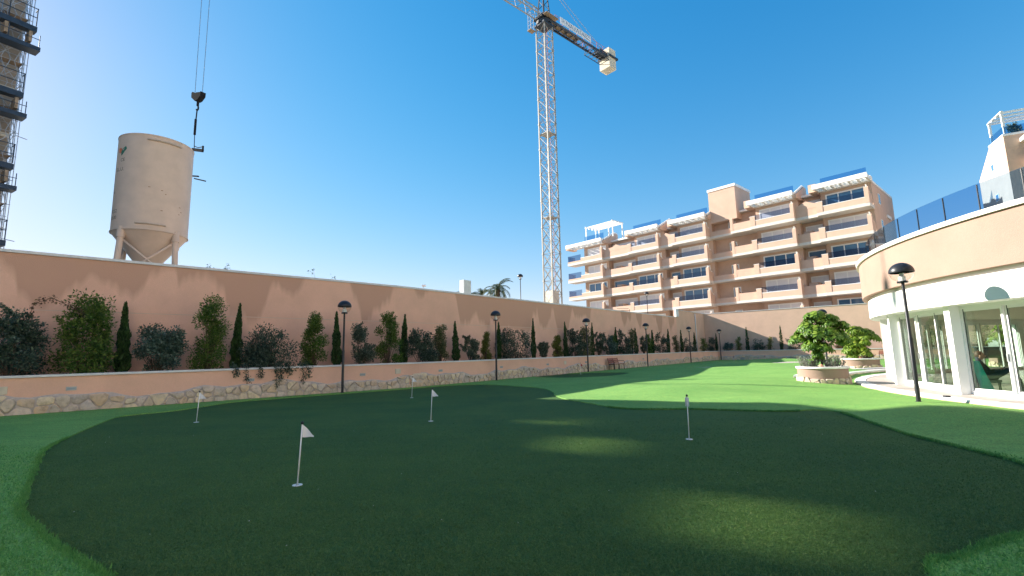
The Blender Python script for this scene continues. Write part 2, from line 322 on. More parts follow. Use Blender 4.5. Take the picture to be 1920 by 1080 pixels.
def region_mesh(name, outer, holes, step, zfun, m, lip=0):
    rng = np.random.default_rng(5); lo, hi = outer.min(0), outer.max(0)
    gx, gy = np.meshgrid(np.arange(lo[0], hi[0], step), np.arange(lo[1], hi[1], step)); gx = gx.ravel()+rng.uniform(-.2, .2, gx.size)*step; gy = gy.ravel()+rng.uniform(-.2, .2, gy.size)*step
    k = inside(outer, gx, gy) & (edge_dist(outer, gx, gy) > step*.5)
    for h in holes: k &= ~inside(h, gx, gy) & (edge_dist(h, gx, gy) > step*.45)
    pts = []; edges = []
    for loop in [outer]+holes:
        n0 = len(pts); pts += [tuple(p) for p in loop]; edges += [(n0+i, n0+(i+1) % len(loop)) for i in range(len(loop))]
    nb = len(pts); pts += list(zip(gx[k], gy[k]))
    vo, eo, fo, *_ = delaunay_2d_cdt([Vector(p) for p in pts], edges, [], 0, 1e-5)
    V = np.array([(v.x, v.y) for v in vo]); F = np.array([f for f in fo if len(f) == 3]); cc = V[F].mean(1)
    ok = inside(outer, cc[:, 0], cc[:, 1])
    for h in holes: ok &= ~inside(h, cc[:, 0], cc[:, 1])
    F = F[ok]; z = zfun(V[:, 0], V[:, 1])
    vs = [(x, y, float(zz)) for (x, y), zz in zip(V, z)]; fs = [tuple(int(i) for i in f) for f in F]
    if lip:
        for h in holes:
            n0 = len(vs); zz = zfun(h[:, 0], h[:, 1]); n = len(h)
            vs += [(p[0], p[1], float(a)) for p, a in zip(h, zz)]+[(p[0], p[1], -.03) for p in h]
            fs += [(n0+i, n0+(i+1) % n, n0+n+(i+1) % n, n0+n+i) for i in range(n)]
    mb = MB(); mb.v = vs; mb.f = fs
    me = bpy.data.meshes.new(name); me.from_pydata(vs, [], fs); me.materials.append(mat[m]); me.shade_smooth()
    o = bpy.data.objects.new(name, me); col.objects.link(o); return tag(o, kind='structure')
garden = np.array([tuple(p) for p in [A0, B, CN, FE]]+[(72, 10), (60, -14), (10, -14), (-40, -10)], float)
lawn = region_mesh('lawn', garden, [G_, S_, K1, K2], .8, lawn_z, 'lawn', 1)
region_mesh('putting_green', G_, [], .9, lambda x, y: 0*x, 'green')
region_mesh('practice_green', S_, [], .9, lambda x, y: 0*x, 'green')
for K in (K1, K2): region_mesh('gravel_bunker', K, [], .35, lambda x, y, K=K: np.minimum(.0+.10*np.clip(edge_dist(K, x, y), 0, 1.2)+.02*np.sin(x*9)*np.sin(y*8), .2), 'gravel')
struct('ground', MB().add([(-2500, -2500, -.06), (2500, -2500, -.06), (2500, 2500, -.06), (-2500, 2500, -.06)], [(0, 1, 2, 3)]), 'earth')
tl = offs(LOW, 2.32); far = [(FE[0]+160, FE[1]+200), (-20, 260), (-150, 120), (-150, -60)]
struct('terrace_ground', MB().add([(*p, 3.4) for p in tl]+[(*p, 3.4) for p in far], [tuple(range(len(tl)+len(far)))]), 'earth')

# ------------------------------------------------------------------ garden wall with stone cladding, planter bed, tall wall
gw = thing('garden_wall', 'low peach garden wall with irregular stone cladding at its foot and pale coping', 'wall', (*A0, 0))
sweep(MB(), LOW, 0, .25, -.05, 1.06).build('wall', 'wall2', gw, world=True)
sweep(MB(), LOW, -.05, .31, 1.06, 1.125).build('coping', 'coping', gw, world=True)
def prof(s): return .47+.09*math.sin(s*.9+1)+.06*math.sin(s*2.3+2)+.04*math.sin(s*5.1)
rng = random.Random(7)
def stone_cells(s0, s1, prof, cw=.37, rh=.21, r=rng):
    seeds = []; s = s0; k = 0
    while s < s1:
        h = prof(s); rows = max(1, round(h/rh))
        for j in range(rows): seeds.append((s+r.uniform(-.15, .15)+(.2 if j % 2 else 0), (j+.5+r.uniform(-.22, .22))*h/rows))
        s += cw*r.uniform(.65, 1.3)
    out = []
    for i, (a, b) in enumerate(seeds):
        h = min(prof(a), prof(a-.15), prof(a+.15))+.03; poly = [(a-.6, .0), (a+.6, .0), (a+.6, h), (a-.6, h)]
        for j in range(max(0, i-14), min(len(seeds), i+15)):
            if j == i: continue
            c, d = seeds[j]; mx, my, nx, ny = (a+c)/2, (b+d)/2, c-a, d-b; new = []
            for p, q in zip(poly, poly[1:]+poly[:1]):
                fp, fq = (p[0]-mx)*nx+(p[1]-my)*ny, (q[0]-mx)*nx+(q[1]-my)*ny
                if fp <= 0: new.append(p)
                if fp*fq < 0: t = fp/(fp-fq); new.append((p[0]+(q[0]-p[0])*t, p[1]+(q[1]-p[1])*t))
            poly = new
            if len(poly) < 3: break
        if len(poly) < 3: continue
        cx, cy = sum(p[0] for p in poly)/len(poly), sum(p[1] for p in poly)/len(poly); 
        ar = abs(sum(p[0]*q[1]-q[0]*p[1] for p, q in zip(poly, poly[1:]+poly[:1])))/2
        if ar < .012: continue
        g = lambda p, t: (cx+(p[0]-cx)*t, cy+(p[1]-cy)*t)
        k = 1-.034/math.sqrt(ar); new = []
        for p, q in zip(poly, poly[1:]+poly[:1]):          # cut corners so that stones look broken, not machined
            for t in (.2, .8): new.append((p[0]+(q[0]-p[0])*t+r.uniform(-.008, .008), p[1]+(q[1]-p[1])*t+r.uniform(-.008, .008)))
        out.append(([g(p, k) for p in new], [g(p, k*.86) for p in new], r.uniform(.035, .075)))
    return out
def stone_mb(mb, st, fn):
    o, i, d = st; n = len(o); tilt = rng.uniform(-.012, .012)
    vs = [fn(a, -.0, z) for a, z in o]+[fn(a, -d*.75, z) for a, z in o]+[fn(a, -d-tilt*(k % 3), z) for k, (a, z) in enumerate(i)]
    return mb.add(vs, [(k, (k+1) % n, n+(k+1) % n, n+k) for k in range(n)]+[(n+k, n+(k+1) % n, 2*n+(k+1) % n, 2*n+k) for k in range(n)]+[tuple(range(2*n, 3*n))])
for (s0, s1) in ((-20, -.25), (.1, 46.1), (46.4, 86)):     # mortar bed the stones sit in
    ss = np.arange(s0, s1, .3); mb = MB(); vs = []
    for s in ss: vs += [on(s, .02, 0), on(s, -.014, 0), on(s, -.014, prof(s)+.035), on(s, .02, prof(s)+.05)]
    mb.add(vs, [(i*4+k, i*4+4+k, i*4+4+k+1, i*4+k+1) for i in range(len(ss)-1) for k in range(3)]).build('mortar_bed', 'mortar', gw, world=True)
for st in stone_cells(-17, -.3, prof)+stone_cells(.2, 17, prof):
    stone_mb(MB(), st, lambda a, o, z: on(a, o-.012, z)).build('stone', 'stone', gw, 35, world=True)
for (s0, s1) in ((17.3, 46), (46.5, 86)):
    mb = MB()
    for st in stone_cells(s0, s1, prof, .5, .26): stone_mb(mb, st, lambda a, o, z: on(a, o-.012, z))
    tag(mb.build('far_stones', 'stone', gw, 35, world=True), kind='stuff')
struct('planter_soil', sweep(MB(), LOW, .25, 2.0, .6, .97), 'soil')
S38 = B+d2*38.4
tw = thing('perimeter_wall', 'tall rain-stained peach rendered wall with thin pale coping behind the cypresses', 'wall', (*offs(LOW, 2)[0], 0))
za = 5.12; P1 = [A0, B, S38]; P2 = [S38, CN, FE]
sweep(MB(), P1, 2.0, 2.3, 0, [za, 4.82, 4.95]).build('wall', 'wall', tw, world=True)
sweep(MB(), P1, 1.95, 2.36, [za, 4.82, 4.95], [za+.09, 4.91, 5.04]).build('coping', 'coping', tw, world=True)
sweep(MB(), P1, 1.993, 2.0, [3.22, 3.08, 3.12], [3.25, 3.11, 3.15]).build('joint', 'joint', tw, world=True)
fw = thing('end_wall', 'taller sunlit peach wall closing the far end of the garden', 'wall', (*offs(LOW, 2)[2], 0))
sweep(MB(), P2, 2.0, 2.3, 0, 5.82).build('wall', 'wallfar', fw, world=True)
sweep(MB(), P2, 1.96, 2.34, 5.82, 5.88).build('coping', 'coping', fw, world=True)
for s in (62, 76): 
    p = on(s, 1.985, 0); MB().bar(p, (p.x, p.y, 5.8), .02).build('joint', 'joint', fw, world=True)
p = on(38.4, 1.9, 0); tag(MB().box(p.x-.16, p.x+.16, p.y-.2, p.y+.2, 5.05, 5.85).build('wall_post', 'white'), 'short white post where the tall wall steps up', 'post')
p = on(44.7, 1.94, 0); tag(MB().tube((p.x, p.y, .97), (p.x, p.y, 5.7), .055, 10).build('drain_pipe', 'white', None, True), 'white drain pipe running down the tall wall near the corner', 'pipe')
for i, s in enumerate((-11.65, -6.86, -2.66, 1.31, 5.78, 10.23, 14.9, 19.6, 24.5)):
    t = thing('wall_light', 'small recessed steel wall light in the low peach garden wall', 'wall light', on(s, 0, .69), math.atan2(d1[1], d1[0]) if s < 0 else math.atan2(d2[1], d2[0]), 'recessed wall lights')
    MB().box(-.12, .12, -.012, .02, -.055, .055).build('frame', 'steel', t); MB().box(-.1, .1, -.018, .0, -.036, .03).build('lens', 'lens', t)
for s, h in ((-13.1, .72), (-1.05, .76), (12.2, .74)):
    t = thing('junction_box', 'cream square cover box on the low peach garden wall', 'box', on(s, 0, h), math.atan2(d1[1], d1[0]) if s < 0 else math.atan2(d2[1], d2[0]), 'cream wall boxes')
    MB().box(-.13, .13, -.03, .01, -.11, .11).build('cover', 'cream', t, bevel=.008); MB().box(-.1, .1, -.036, -.028, -.08, .08).build('lid', 'cream', t)

# ------------------------------------------------------------------ pavilion
pv = thing('round_pavilion', 'round glazed pavilion with peach parapet, white band and blue glass roof railing', 'building', (*PC, 0))
O = (0, 0, 0)
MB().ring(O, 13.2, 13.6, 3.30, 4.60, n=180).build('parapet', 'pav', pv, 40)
MB().ring(O, 12.9, 13.68, 4.60, 4.72, n=180).build('coping', 'white', pv, 40)
MB().ring(O, 12.95, 13.36, 3.18, 3.30, n=180).build('shadow_gap', 'white', pv, 40)
MB().ring(O, 12.6, 13.43, 2.52, 3.18, n=180).build('white_band', 'white', pv, 40)
MB().ring(O, .01, 13.15, 3.2, 3.4, n=120).build('roof', 'white', pv, 40)
MB().ring(O, .01, 12.62, 2.62, 2.72, n=120).build('ceiling', 'ceil', pv, 40)
MB().ring(O, .01, 13.0, .0, .095, n=120).build('floor', 'floor', pv, 40)
MB().ring(O, 13.0, 13.8, .0, .085, n=180).build('deck', 'deck', pv, 40)
MB().ring(O, 13.8, 14.16, -.02, .10, n=180).build('kerb', 'white', pv, 40, bevel=.012)
MB().ring(O, 14.16, 14.175, -.02, .052, n=180).build('kerb_base', 'stone', pv, 40)
STEP = 360/22
pil = MB(); pil.box(12.8, 13.16, -.11, .11, .085, 2.52); pil_me = pil.mesh('pillar', 'frame')
W = 2*12.86*math.sin(R(STEP/2))-.23; pw = W/3
fr = MB(); z0, z1 = .10, 2.52
fr.box(-.06, .07, -W/2, W/2, z0, z0+.09); fr.box(-.06, .07, -W/2, W/2, z1-.10, z1)
for s in (-1, 1): fr.box(-.06, .07, s*W/2-.035, s*W/2+.035, z0+.09, z1-.1)
fr_me = fr.mesh('window_frame', 'frame')
lf = MB(); lz0, lz1 = z0+.09, z1-.10
lf.box(-.025, .025, -pw/2, -pw/2+.06, lz0, lz1); lf.box(-.025, .025, pw/2-.06, pw/2, lz0, lz1); lf.box(-.025, .025, -pw/2+.06, pw/2-.06, lz0, lz0+.07); lf.box(-.025, .025, -pw/2+.06, pw/2-.06, lz1-.07, lz1)
lf_me = lf.mesh('sliding_door', 'frame')
gp = MB().box(-.005, .005, -pw/2+.06, pw/2-.06, lz0+.07, lz1-.07).mesh('pane', 'pane')
gk = MB().box(-.028, -.02, pw/2-.075, pw/2-.058, lz0, lz1).box(.02, .03, -pw/2+.058, -pw/2+.075, lz0, lz1).mesh('gasket', 'seal')
hd = MB().box(.03, .06, pw/2-.045, pw/2-.015, 1.0, 1.2).mesh('handle', 'steel')
def put(name, me, parent, loc, rz):
    o = bpy.data.objects.new(name, me); col.objects.link(o); o.parent = parent; o.location = loc; o.rotation_euler = (0, 0, rz); return o
for k in range(22):
    a = R(153.7+STEP*k); put('pillar', pil_me, pv, (0, 0, 0), a)
    b = a+R(STEP/2); rr = 12.86*math.cos(R(STEP/2)); f = put('window_frame', fr_me, pv, (rr*math.cos(b), rr*math.sin(b), 0), b)
    for j in (-1, 0, 1):
        if j == 1 and k in (21,): jj = .12
        else: jj = j
        dr = put('sliding_door', lf_me, pv, ((rr-.045*(j == 0)+.01*abs(j))*math.cos(b)-jj*pw*math.sin(b), (rr-.045*(j == 0)+.01*abs(j))*math.sin(b)+jj*pw*math.cos(b), 0), b)
        put('pane', gp, dr, (0, 0, 0), 0); put('gasket', gk, dr, (0, 0, 0), 0); put('handle', hd, dr, (0, 0, 0), 0)
nr = 78; ga = 360/nr; gl = MB()
gw2 = 2*13.28*math.sin(R(ga/2))-.03; rp = MB().box(-.008, .008, -gw2/2, gw2/2, 4.74, 5.52).mesh('railing_pane', 'blueglass'); ps = MB().box(-.014, .014, -.009, .009, 4.70, 5.50).mesh('railing_post', 'black')
for k in range(nr):
    a = R(163.6+ga*k); put('railing_post', ps, pv, (13.28*math.cos(a), 13.28*math.sin(a), 0), a); b = a+R(ga/2); put('railing_pane', rp, pv, (13.27*math.cos(b), 13.27*math.sin(b), 0), b)
for q in ((17.0, 14.0), (17.5, 8.0), (31, 17), (30, 5)):
    MB().lathe([(.16, .09), (.16, 2.64)], 20, (q[0]-PC[0], q[1]-PC[1], 0)).build('column', 'white', pv, True)
# raised kerbed path behind the first round planter
kb = thing('kerbed_path', 'curved raised path with pale coping and small stone edging behind the round planters', 'kerb', (*PC, 0))
MB().ring(O, 15.0, 16.1, -.02, .17, 100, 141, 60).build('path', 'deck', kb, 40); MB().ring(O, 16.1, 16.4, .15, .22, 100, 141, 60).build('coping', 'coping', kb, 40); MB().ring(O, 14.75, 15.0, .15, .22, 100, 141, 60).build('coping', 'coping', kb, 40)
for j in range(80):
    a0 = 100+41*j/80
    for r0, r1 in ((14.72, 14.8), (16.35, 16.43)):
        if r0 > 15 and j % 2: continue
        MB().ring(O, r0-.01*rng.random(), r1+.012*rng.random(), -.02, .15, a0, a0+.47*(1 if r0 < 15 else 2), 2).build('edging_stone', 'stone', kb)
t = thing('path_outlet', 'small dark box set into the pavilion kerb', 'outlet', (11.28, 12.55, 0), R(175)); MB().box(-.06, .06, -.06, .06, 0, .14).build('housing', 'black', t, bevel=.01); MB().box(-.064, -.058, -.04, .04, .04, .1).build('cover', 'lens', t)

# ------------------------------------------------------------------ lamp posts
def make_lamp(name, label, loc, h=3.72, group=None):
    t = thing(name, label, 'lamp post', loc, 0, group)
    MB().lathe([(.001, 0), (.075, 0), (.075, .02), (.05, .03), (.05, h*.45), (.04, h*.45+.02), (.036, h-.54), (.001, h-.54)], 14).build('pole', 'black', t, 40)
    MB().lathe([(.001, h-.54), (.115, h-.54), (.125, h-.51), (.11, h-.49), (.001, h-.49)], 18).build('collar', 'black', t, 40)
    MB().lathe([(.085, h-.49), (.085, h-.38), (.055, h-.36), (.055, h-.28), (.001, h-.28)], 14).build('lamp_holder', 'bulb', t, 40)
    g = [(.106, h-.49)]+[(.262*math.sin(R(a)), h-.262-.255*math.cos(R(a))) for a in range(28, 91, 9)]
    MB().lathe(g, 28).build('globe', 'globe', t, True)
    d = [(.255, h-.265), (.272, h-.27), (.276, h-.255)]+[(.276*math.cos(R(a)), h-.255+.255*math.sin(R(a))) for a in range(10, 90, 10)]+[(.001, h)]
    MB().lathe(d, 28).build('lamp_cap', 'black', t, 60)
    return t
l0 = make_lamp('lamp_post', 'slim black globe lamp post at the garden wall beside the trailing bush', (-6.89, 19.19, .02), group='lamps along the garden wall')
for p, lb in (((-.92, 25.4), 'before a cypress and the widest dark bush'), ((5.14, 32.84), 'at the garden wall beside the red brown bench'), ((11.46, 40.6), 'at the garden wall between bench and wall corner'), ((18.29, 48.99), 'at the garden wall between bench and wall corner'), ((25.0, 57.2), 'standing in the corner before the end wall')):
    c = copy_tree(l0); c.location = (*p, .02); c['label'] = 'slim black globe lamp post '+lb
make_lamp('lamp_post', 'slim black lamp post with domed clear globe beside the round pavilion kerb', (10.26, 12.22, .02), 3.6)
make_lamp('lamp_post', 'black lamp post rising behind the leafy tree in the round planter', (19.24, 29.19, .02))
make_lamp('lamp_post', 'black lamp post on the lawn seen through the pavilion glass', (30.5, 31.8, .02))
make_lamp('street_lamp', 'dark globe street lamp rising above the tall wall beside the palm', (.82, 45, 3.4), 5.6)
make_lamp('street_lamp', 'dark globe street lamp above the wall in front of the apartment balconies', (16.3, 56.5, 3.4), 5.0)
for i, (x, y, z) in enumerate(((-14.9, 24.5, 5.9), (-6.1, 32, 6.1))):
    t = thing('security_light', 'small pale floodlight head just above the tall wall', 'light', (x, y, 3.4), 0, 'floodlights behind the tall wall')
    MB().tube((0, 0, 0), (0, 0, z-3.4), .02, 8).build('pole', 'steel', t); MB().box(-.1, .16, -.08, .08, z-3.42, z-3.28).build('head', 'ac', t, bevel=.02)

# ------------------------------------------------------------------ flags
def make_flag(loc, label, group, drop=False, h=.73, cloth='flag', rz=0, lean=.01):
    t = thing('golf_flag', label, 'golf flag', loc, rz, group); tag(t)
    MB().tube((0, 0, 0), (lean, 0, h-.03), .008, 8).build('pin', 'pin', t, True)
    MB().lathe([(.001, h-.035), (.016, h-.032), (.018, h-.015), (.012, h), (.001, h+.003)], 12, (lean, 0, 0)).build('knob', 'black', t, True)
    mb = MB(); n = 9
    for i in range(n):
        u = i/(n-1)
        if not drop: x = lean+.006+u*.135; w = .018*math.sin(u*5); top = h-.04-u*.135; bot = h-.185-.004*math.sin(u*6)
        else: x = lean-.035+u*.055; w = .02*math.sin(u*11); top = h-.04-.02*abs(u-.5); bot = h-.20+.012*math.sin(u*8)
        if top < bot+.012: top = bot+.012
        mb.v += [(x, w-.0015, bot), (x, w+.0015, bot), (x, w+.0015, top), (x, w-.0015, top)]
    for i in range(n-1): mb.f += [(i*4+k, i*4+4+k, i*4+4+(k+1) % 4, i*4+(k+1) % 4) for k in range(4)]
    mb.f += [(0, 1, 2, 3), (4*n-1, 4*n-2, 4*n-3, 4*n-4)]
    mb.build('flag', cloth, t, 40)
    c = MB().ring(O, .022, .056, .002, .008, n=28).build('cup_rim', 'cup', t); MB().ring(O, .003, .022, .002, .004, n=20).build('cup_hole', 'hole', c)
    return t
f0 = make_flag((-2.57, 5.77, 0), 'white triangular pennant on a white pin in the putting green, spread out', 'spread white flags on the putting green', rz=R(8), lean=.03)
for (x, y, a, lb) in ((-7.56, 11.45, 20, 'near the turf edge below the trailing bush'), (-1.88, 10.81, -2, None), (-3.55, 16.6, 10, 'closest to the stone clad garden wall')):
    c = copy_tree(f0); c.location = (x, y, 0); c.rotation_euler = (0, 0, R(a))
    if lb: c['label'] = 'white triangular pennant on a white pin '+lb
make_flag((2.89, 8.07, 0), 'white flag hanging limp and folded on its pin in the putting green', None, True)
make_flag((4.29, 30.6, 0), 'small red flag on a white pin on the dark practice green', None, False, .72, 'redflag')
r0 = make_flag((21.6, 46.6, .03), 'tiny red flag on a pale pin near the gravel bunkers', 'far red flags', True, .66, 'redflag'); c = copy_tree(r0); c.location = (24.5, 46.3, .03)
t = thing('valve_cover', 'small white valve cover plate lying in the lawn', 'cover', (8.43, 14.86, .03)); MB().lathe([(.001, .012), (.13, .012), (.14, 0), (.14, -.02)], 20).build('plate', 'cup', t); MB().box(-.02, .02, -.02, .02, .012, .022).build('knob', 'black', t)

# ------------------------------------------------------------------ foliage
def leaf_obj(name, cen, size, m, parent, up=.3, aspect=.45, nrm=None, seed=0, spread=1.0):
    r = np.random.default_rng(seed); n = len(cen); cen = np.asarray(cen)
    d = r.normal(size=(n, 3))*spread; d[:, 2] += up*2
    if nrm is not None: d += nrm*1.1
    d /= np.linalg.norm(d, axis=1)[:, None]; q = r.normal(size=(n, 3)); a = np.cross(d, q); a /= np.linalg.norm(a, axis=1)[:, None]; b = np.cross(d, a)
    L = size*r.uniform(.6, 1.35, n)[:, None]; w = L*aspect
    v = np.empty((n, 4, 3)); v[:, 0] = cen; v[:, 1] = cen+d*L*.5+a*w*.5+b*w*.18; v[:, 2] = cen+d*L; v[:, 3] = cen+d*L*.5-a*w*.5+b*w*.18
    me = bpy.data.meshes.new(name); me.vertices.add(n*4); me.vertices.foreach_set('co', v.ravel()); me.loops.add(n*4); me.loops.foreach_set('vertex_index', np.arange(n*4, dtype=np.int32))
    me.polygons.add(n); me.polygons.foreach_set('loop_start', np.arange(0, n*4, 4, dtype=np.int32)); me.polygons.foreach_set('loop_total', np.full(n, 4, dtype=np.int32))
    me.materials.append(mat[m]); me.update(calc_edges=True); o = bpy.data.objects.new(name, me); return link(o, parent)
def cypress(loc, h, w, seed, n):
    t = thing('cypress_tree', 'narrow dark green cypress standing close against the wall in the planter', 'cypress', loc, 0, 'cypresses in the planter')
    r = np.random.default_rng(seed); u = r.beta(1.0, 1.25, n); pr = np.where(u < .12, .62+u*3.2, (1-((u-.12)/.88)**1.7))
    lump = 1+.16*np.sin(u*17+seed)+.10*np.sin(u*41+seed*2); a = r.uniform(0, 2*np.pi, n); rad = w/2*pr*lump*np.sqrt(r.uniform(.35, 1, n)); lean = .03*math.sin(seed)
    c = np.stack([rad*np.cos(a)+lean*u*h, rad*np.sin(a), u*(h-.06)], 1); nr = np.stack([np.cos(a)*.5, np.sin(a)*.5, np.full(n, 1.2)], 1)
    leaf_obj('crown', c, .10 if n > 1500 else .14, 'cyp', t, 1.3, .42, nr, seed, .5)
    MB().tube((0, 0, -.05), (lean*h*.7, 0, h*.75), .035, 6, .01).build('trunk', 'bark', t)
    return t
def bush(name, label, cat, loc, h, w, m, seed, n, leaf=.085, kind='round', group=None, trunk='bark'):
    t = thing(name, label, cat, loc, 0, group); r = np.random.default_rng(seed); K = 16 if kind != 'upright' else 20
    st = MB(); cl = []
    for k in range(K):
        a = r.uniform(0, 2*np.pi)
        if kind == 'upright': z = h*(.05+.9*(k+.5)/K); rr = w*.56*(1-.6*(k/K)**1.5)*math.sqrt(r.uniform(.05, .55)); s = w*r.uniform(.17, .25)
        elif kind == 'tiers': z = h*(.2+.2*r.random()) if k < 9 else h*(.66+.24*r.random()); rr = w*.5*r.uniform(.1, .75)*(1 if k < 9 else .45); s = w*r.uniform(.13, .2)
        elif kind == 'airy': z = h*r.uniform(.2, .9); rr = w*.5*r.uniform(.2, .95)*(.6+.5*z/h); s = w*r.uniform(.07, .13)
        else: z = h*(.07+.75*r.random()**1.15); rr = w*.5*math.sqrt(max(.05, 1-(z/h-.3)**2*1.6))*math.sqrt(r.uniform(.1, .8)); s = w*r.uniform(.13, .2)
        p = np.array([rr*math.cos(a), rr*math.sin(a)*.75, z]); cl.append((p, s)); st.tube((p[0]*.12, p[1]*.12, -.04), p*.55+np.array([0, 0, -.02*h]), .016, 5, .011); st.tube(p*.55+np.array([0, 0, -.02*h]), p, .011, 4, .004)
    for k in range(10 if kind != 'upright' else 6):          # loose shoots that break the outline
        a = r.uniform(0, 2*np.pi); b = cl[r.integers(K)][0]; q = b+np.array([math.cos(a)*w*.2, math.sin(a)*w*.15, h*r.uniform(.1, .24)]); q[2] = min(q[2], h*1.02); st.tube(b, q, .006, 4, .003)
        for f in (.4, .6, .8, 1.0): cl.append((b+(q-b)*f, w*.025))
    wt = np.array([s**1.5 for _, s in cl]); idx = r.choice(len(cl), n, p=wt/wt.sum()); g = r.normal(size=(n, 3)); g /= np.linalg.norm(g, axis=1)[:, None]
    P = np.array([c for c, _ in cl])[idx]; S = np.array([s for _, s in cl])[idx]; rad = S*r.uniform(.25, 1.1, n)
    c = P+g*rad[:, None]*np.array([1, 1, 1.1]); c[:, 2] = np.maximum(c[:, 2], .01); nr = g*np.array([1, 1, .7])
    leaf_obj('crown', c, leaf, m, t, .25, .5, nr, seed+1); st.build('stems', trunk, t); return t
PL = [('bush', -15.0, 14.16, 2.2, 2.0), ('dark', -13.8, 15.2, 2.54, 1.5), ('cyp', -13.32, 16.15, 2.53, .42), ('blue', -12.33, 16.39, 1.82, 1.4), ('green', -11.2, 17.3, 2.75, 1.3), ('cyp', -10.75, 18.3, 2.64, .38), ('trail', -9.5, 18.7, 1.76, 2.1), ('green', -8.34, 19.73, 2.28, .98),
      ('cyp', -7.75, 20.81, 2.47, .4), ('tier', -6.81, 21.01, 1.92, 1.25), ('green', -5.82, 21.84, 2.45, 1.05), ('cyp', -5.31, 22.85, 2.46, .4), ('bush', -4.47, 22.97, 1.88, 1.2), ('olive', -3.71, 24.13, 1.98, .8), ('cyp', -3.09, 25.6, 2.26, .4), ('grey', -2.28, 25.88, 1.41, .95), ('yel', -1.57, 26.75, 1.72, .6),
      ('cyp', -.91, 28.27, 2.32, .36), ('bush', .18, 28.9, 2.1, 1.9), ('cyp', 1.33, 31.02, 2.69, .34), ('grey', 2, 31.13, 1.27, .85), ('yel', 3, 32.36, 1.57, .65), ('cyp', 3.77, 34.02, 2.61, .33), ('bush', 4.52, 34.22, 2.3, 1.1), ('olive', 5.37, 35.27, 2.22, .95), ('cyp', 6.2, 36.99, 2.71, .34), ('grey', 6.68, 36.88, 1.86, .7),
      ('blue', 7.69, 38.11, 2.01, 1.0), ('green', 8.3, 39.0, 1.7, .6), ('cyp', 8.68, 40.05, 2.39, .36), ('bush', 9.52, 40.36, 2.25, 1.1), ('olive', 10.38, 41.41, 2.29, .85), ('cyp', 11.21, 43.14, 2.45, .35), ('grey', 11.96, 43.35, 1.76, .7), ('green', 12.65, 44.2, 1.87, .65), ('cyp', 13.56, 46.03, 2.33, .32), ('bush', 14.61, 46.6, 2.07, 1.2),
      ('cyp', 16.1, 49.15, 2.59, .34), ('olive', 17.13, 49.7, 1.86, .8), ('cyp', 18.65, 52.28, 2.51, .34), ('bush', 19.51, 52.62, 2.03, 1.1), ('cyp', 21.3, 55.52, 2.35, .36), ('green', 22.74, 56.59, 1.72, .8), ('bush', 24.6, 58.9, 2.5, .9), ('cyp', 25.48, 59.3, 2.27, .32), ('blue', 26.3, 57.75, 1.29, 1.0), ('green', 27.18, 57.03, 1.77, .75),
      ('cyp', 28.14, 56.83, 2.9, .38), ('bush', 28.8, 55.71, 1.63, 1.35), ('yel', 29.81, 54.89, 1.65, .7), ('cyp', 30.92, 54.57, 2.85, .37), ('grey', 31.63, 53.41, 1.33, 1.3), ('yel', 32.61, 52.61, 1.05, 1.05), ('blue', 33.71, 51.71, 1.24, 1.3), ('red', 35.2, 50.5, 1.0, 1.2), ('red', 36.3, 49.6, 1.1, 1.5), ('olive', 38.15, 48.09, 1.37, 1.0), ('red', 39.27, 47.18, 1.35, 2.0),
      ('green', 40.63, 46.07, 2.0, 1.6), ('red', 41.98, 44.97, 1.1, 1.5), ('green', 43.53, 43.71, 2.15, 1.6), ('olive', 45.0, 42.5, 1.5, 1.6), ('red', 46.5, 41.3, 1.4, 1.6), ('green', 48.3, 39.8, 2.0, 1.5)]
KIND = dict(bush=('leafy_bush', 'dark dull green leafy bush filling the wall planter', 'bush', 'round', .085), dark=('leafy_bush', 'tall dark green feathery bush beside the blue green bush in the planter', 'greenl', 'upright', .09), blue=('leafy_bush', 'blue green rounded bush in the wall planter', 'blue', 'round', .085),
    green=('upright_shrub', 'upright fresh green shrub in the wall planter', 'greenl', 'upright', .075), tier=('leafy_bush', 'grey green shrub in two separate tiers of foliage in the planter', 'grey', 'tiers', .07), olive=('upright_shrub', 'olive brown upright shrub in the wall planter', 'olive', 'upright', .07),
    grey=('leafy_bush', 'thin grey green bush with open branches in the wall planter', 'grey', 'airy', .075), yel=('upright_shrub', 'small yellow green shrub in the wall planter', 'yel', 'upright', .065), red=('leafy_bush', 'reddish brown bush in the planter along the end wall', 'redl', 'round', .09), trail=('trailing_bush', 'dark bush with shoots trailing down over the planter coping', 'bush', 'round', .08))
GRP = dict(bush='dark bushes in the planter', blue='blue green bushes in the planter', green='fresh green shrubs in the planter', olive='olive shrubs in the planter', grey='grey green bushes in the planter', yel='yellow green shrubs in the planter', red='reddish bushes by the end wall')
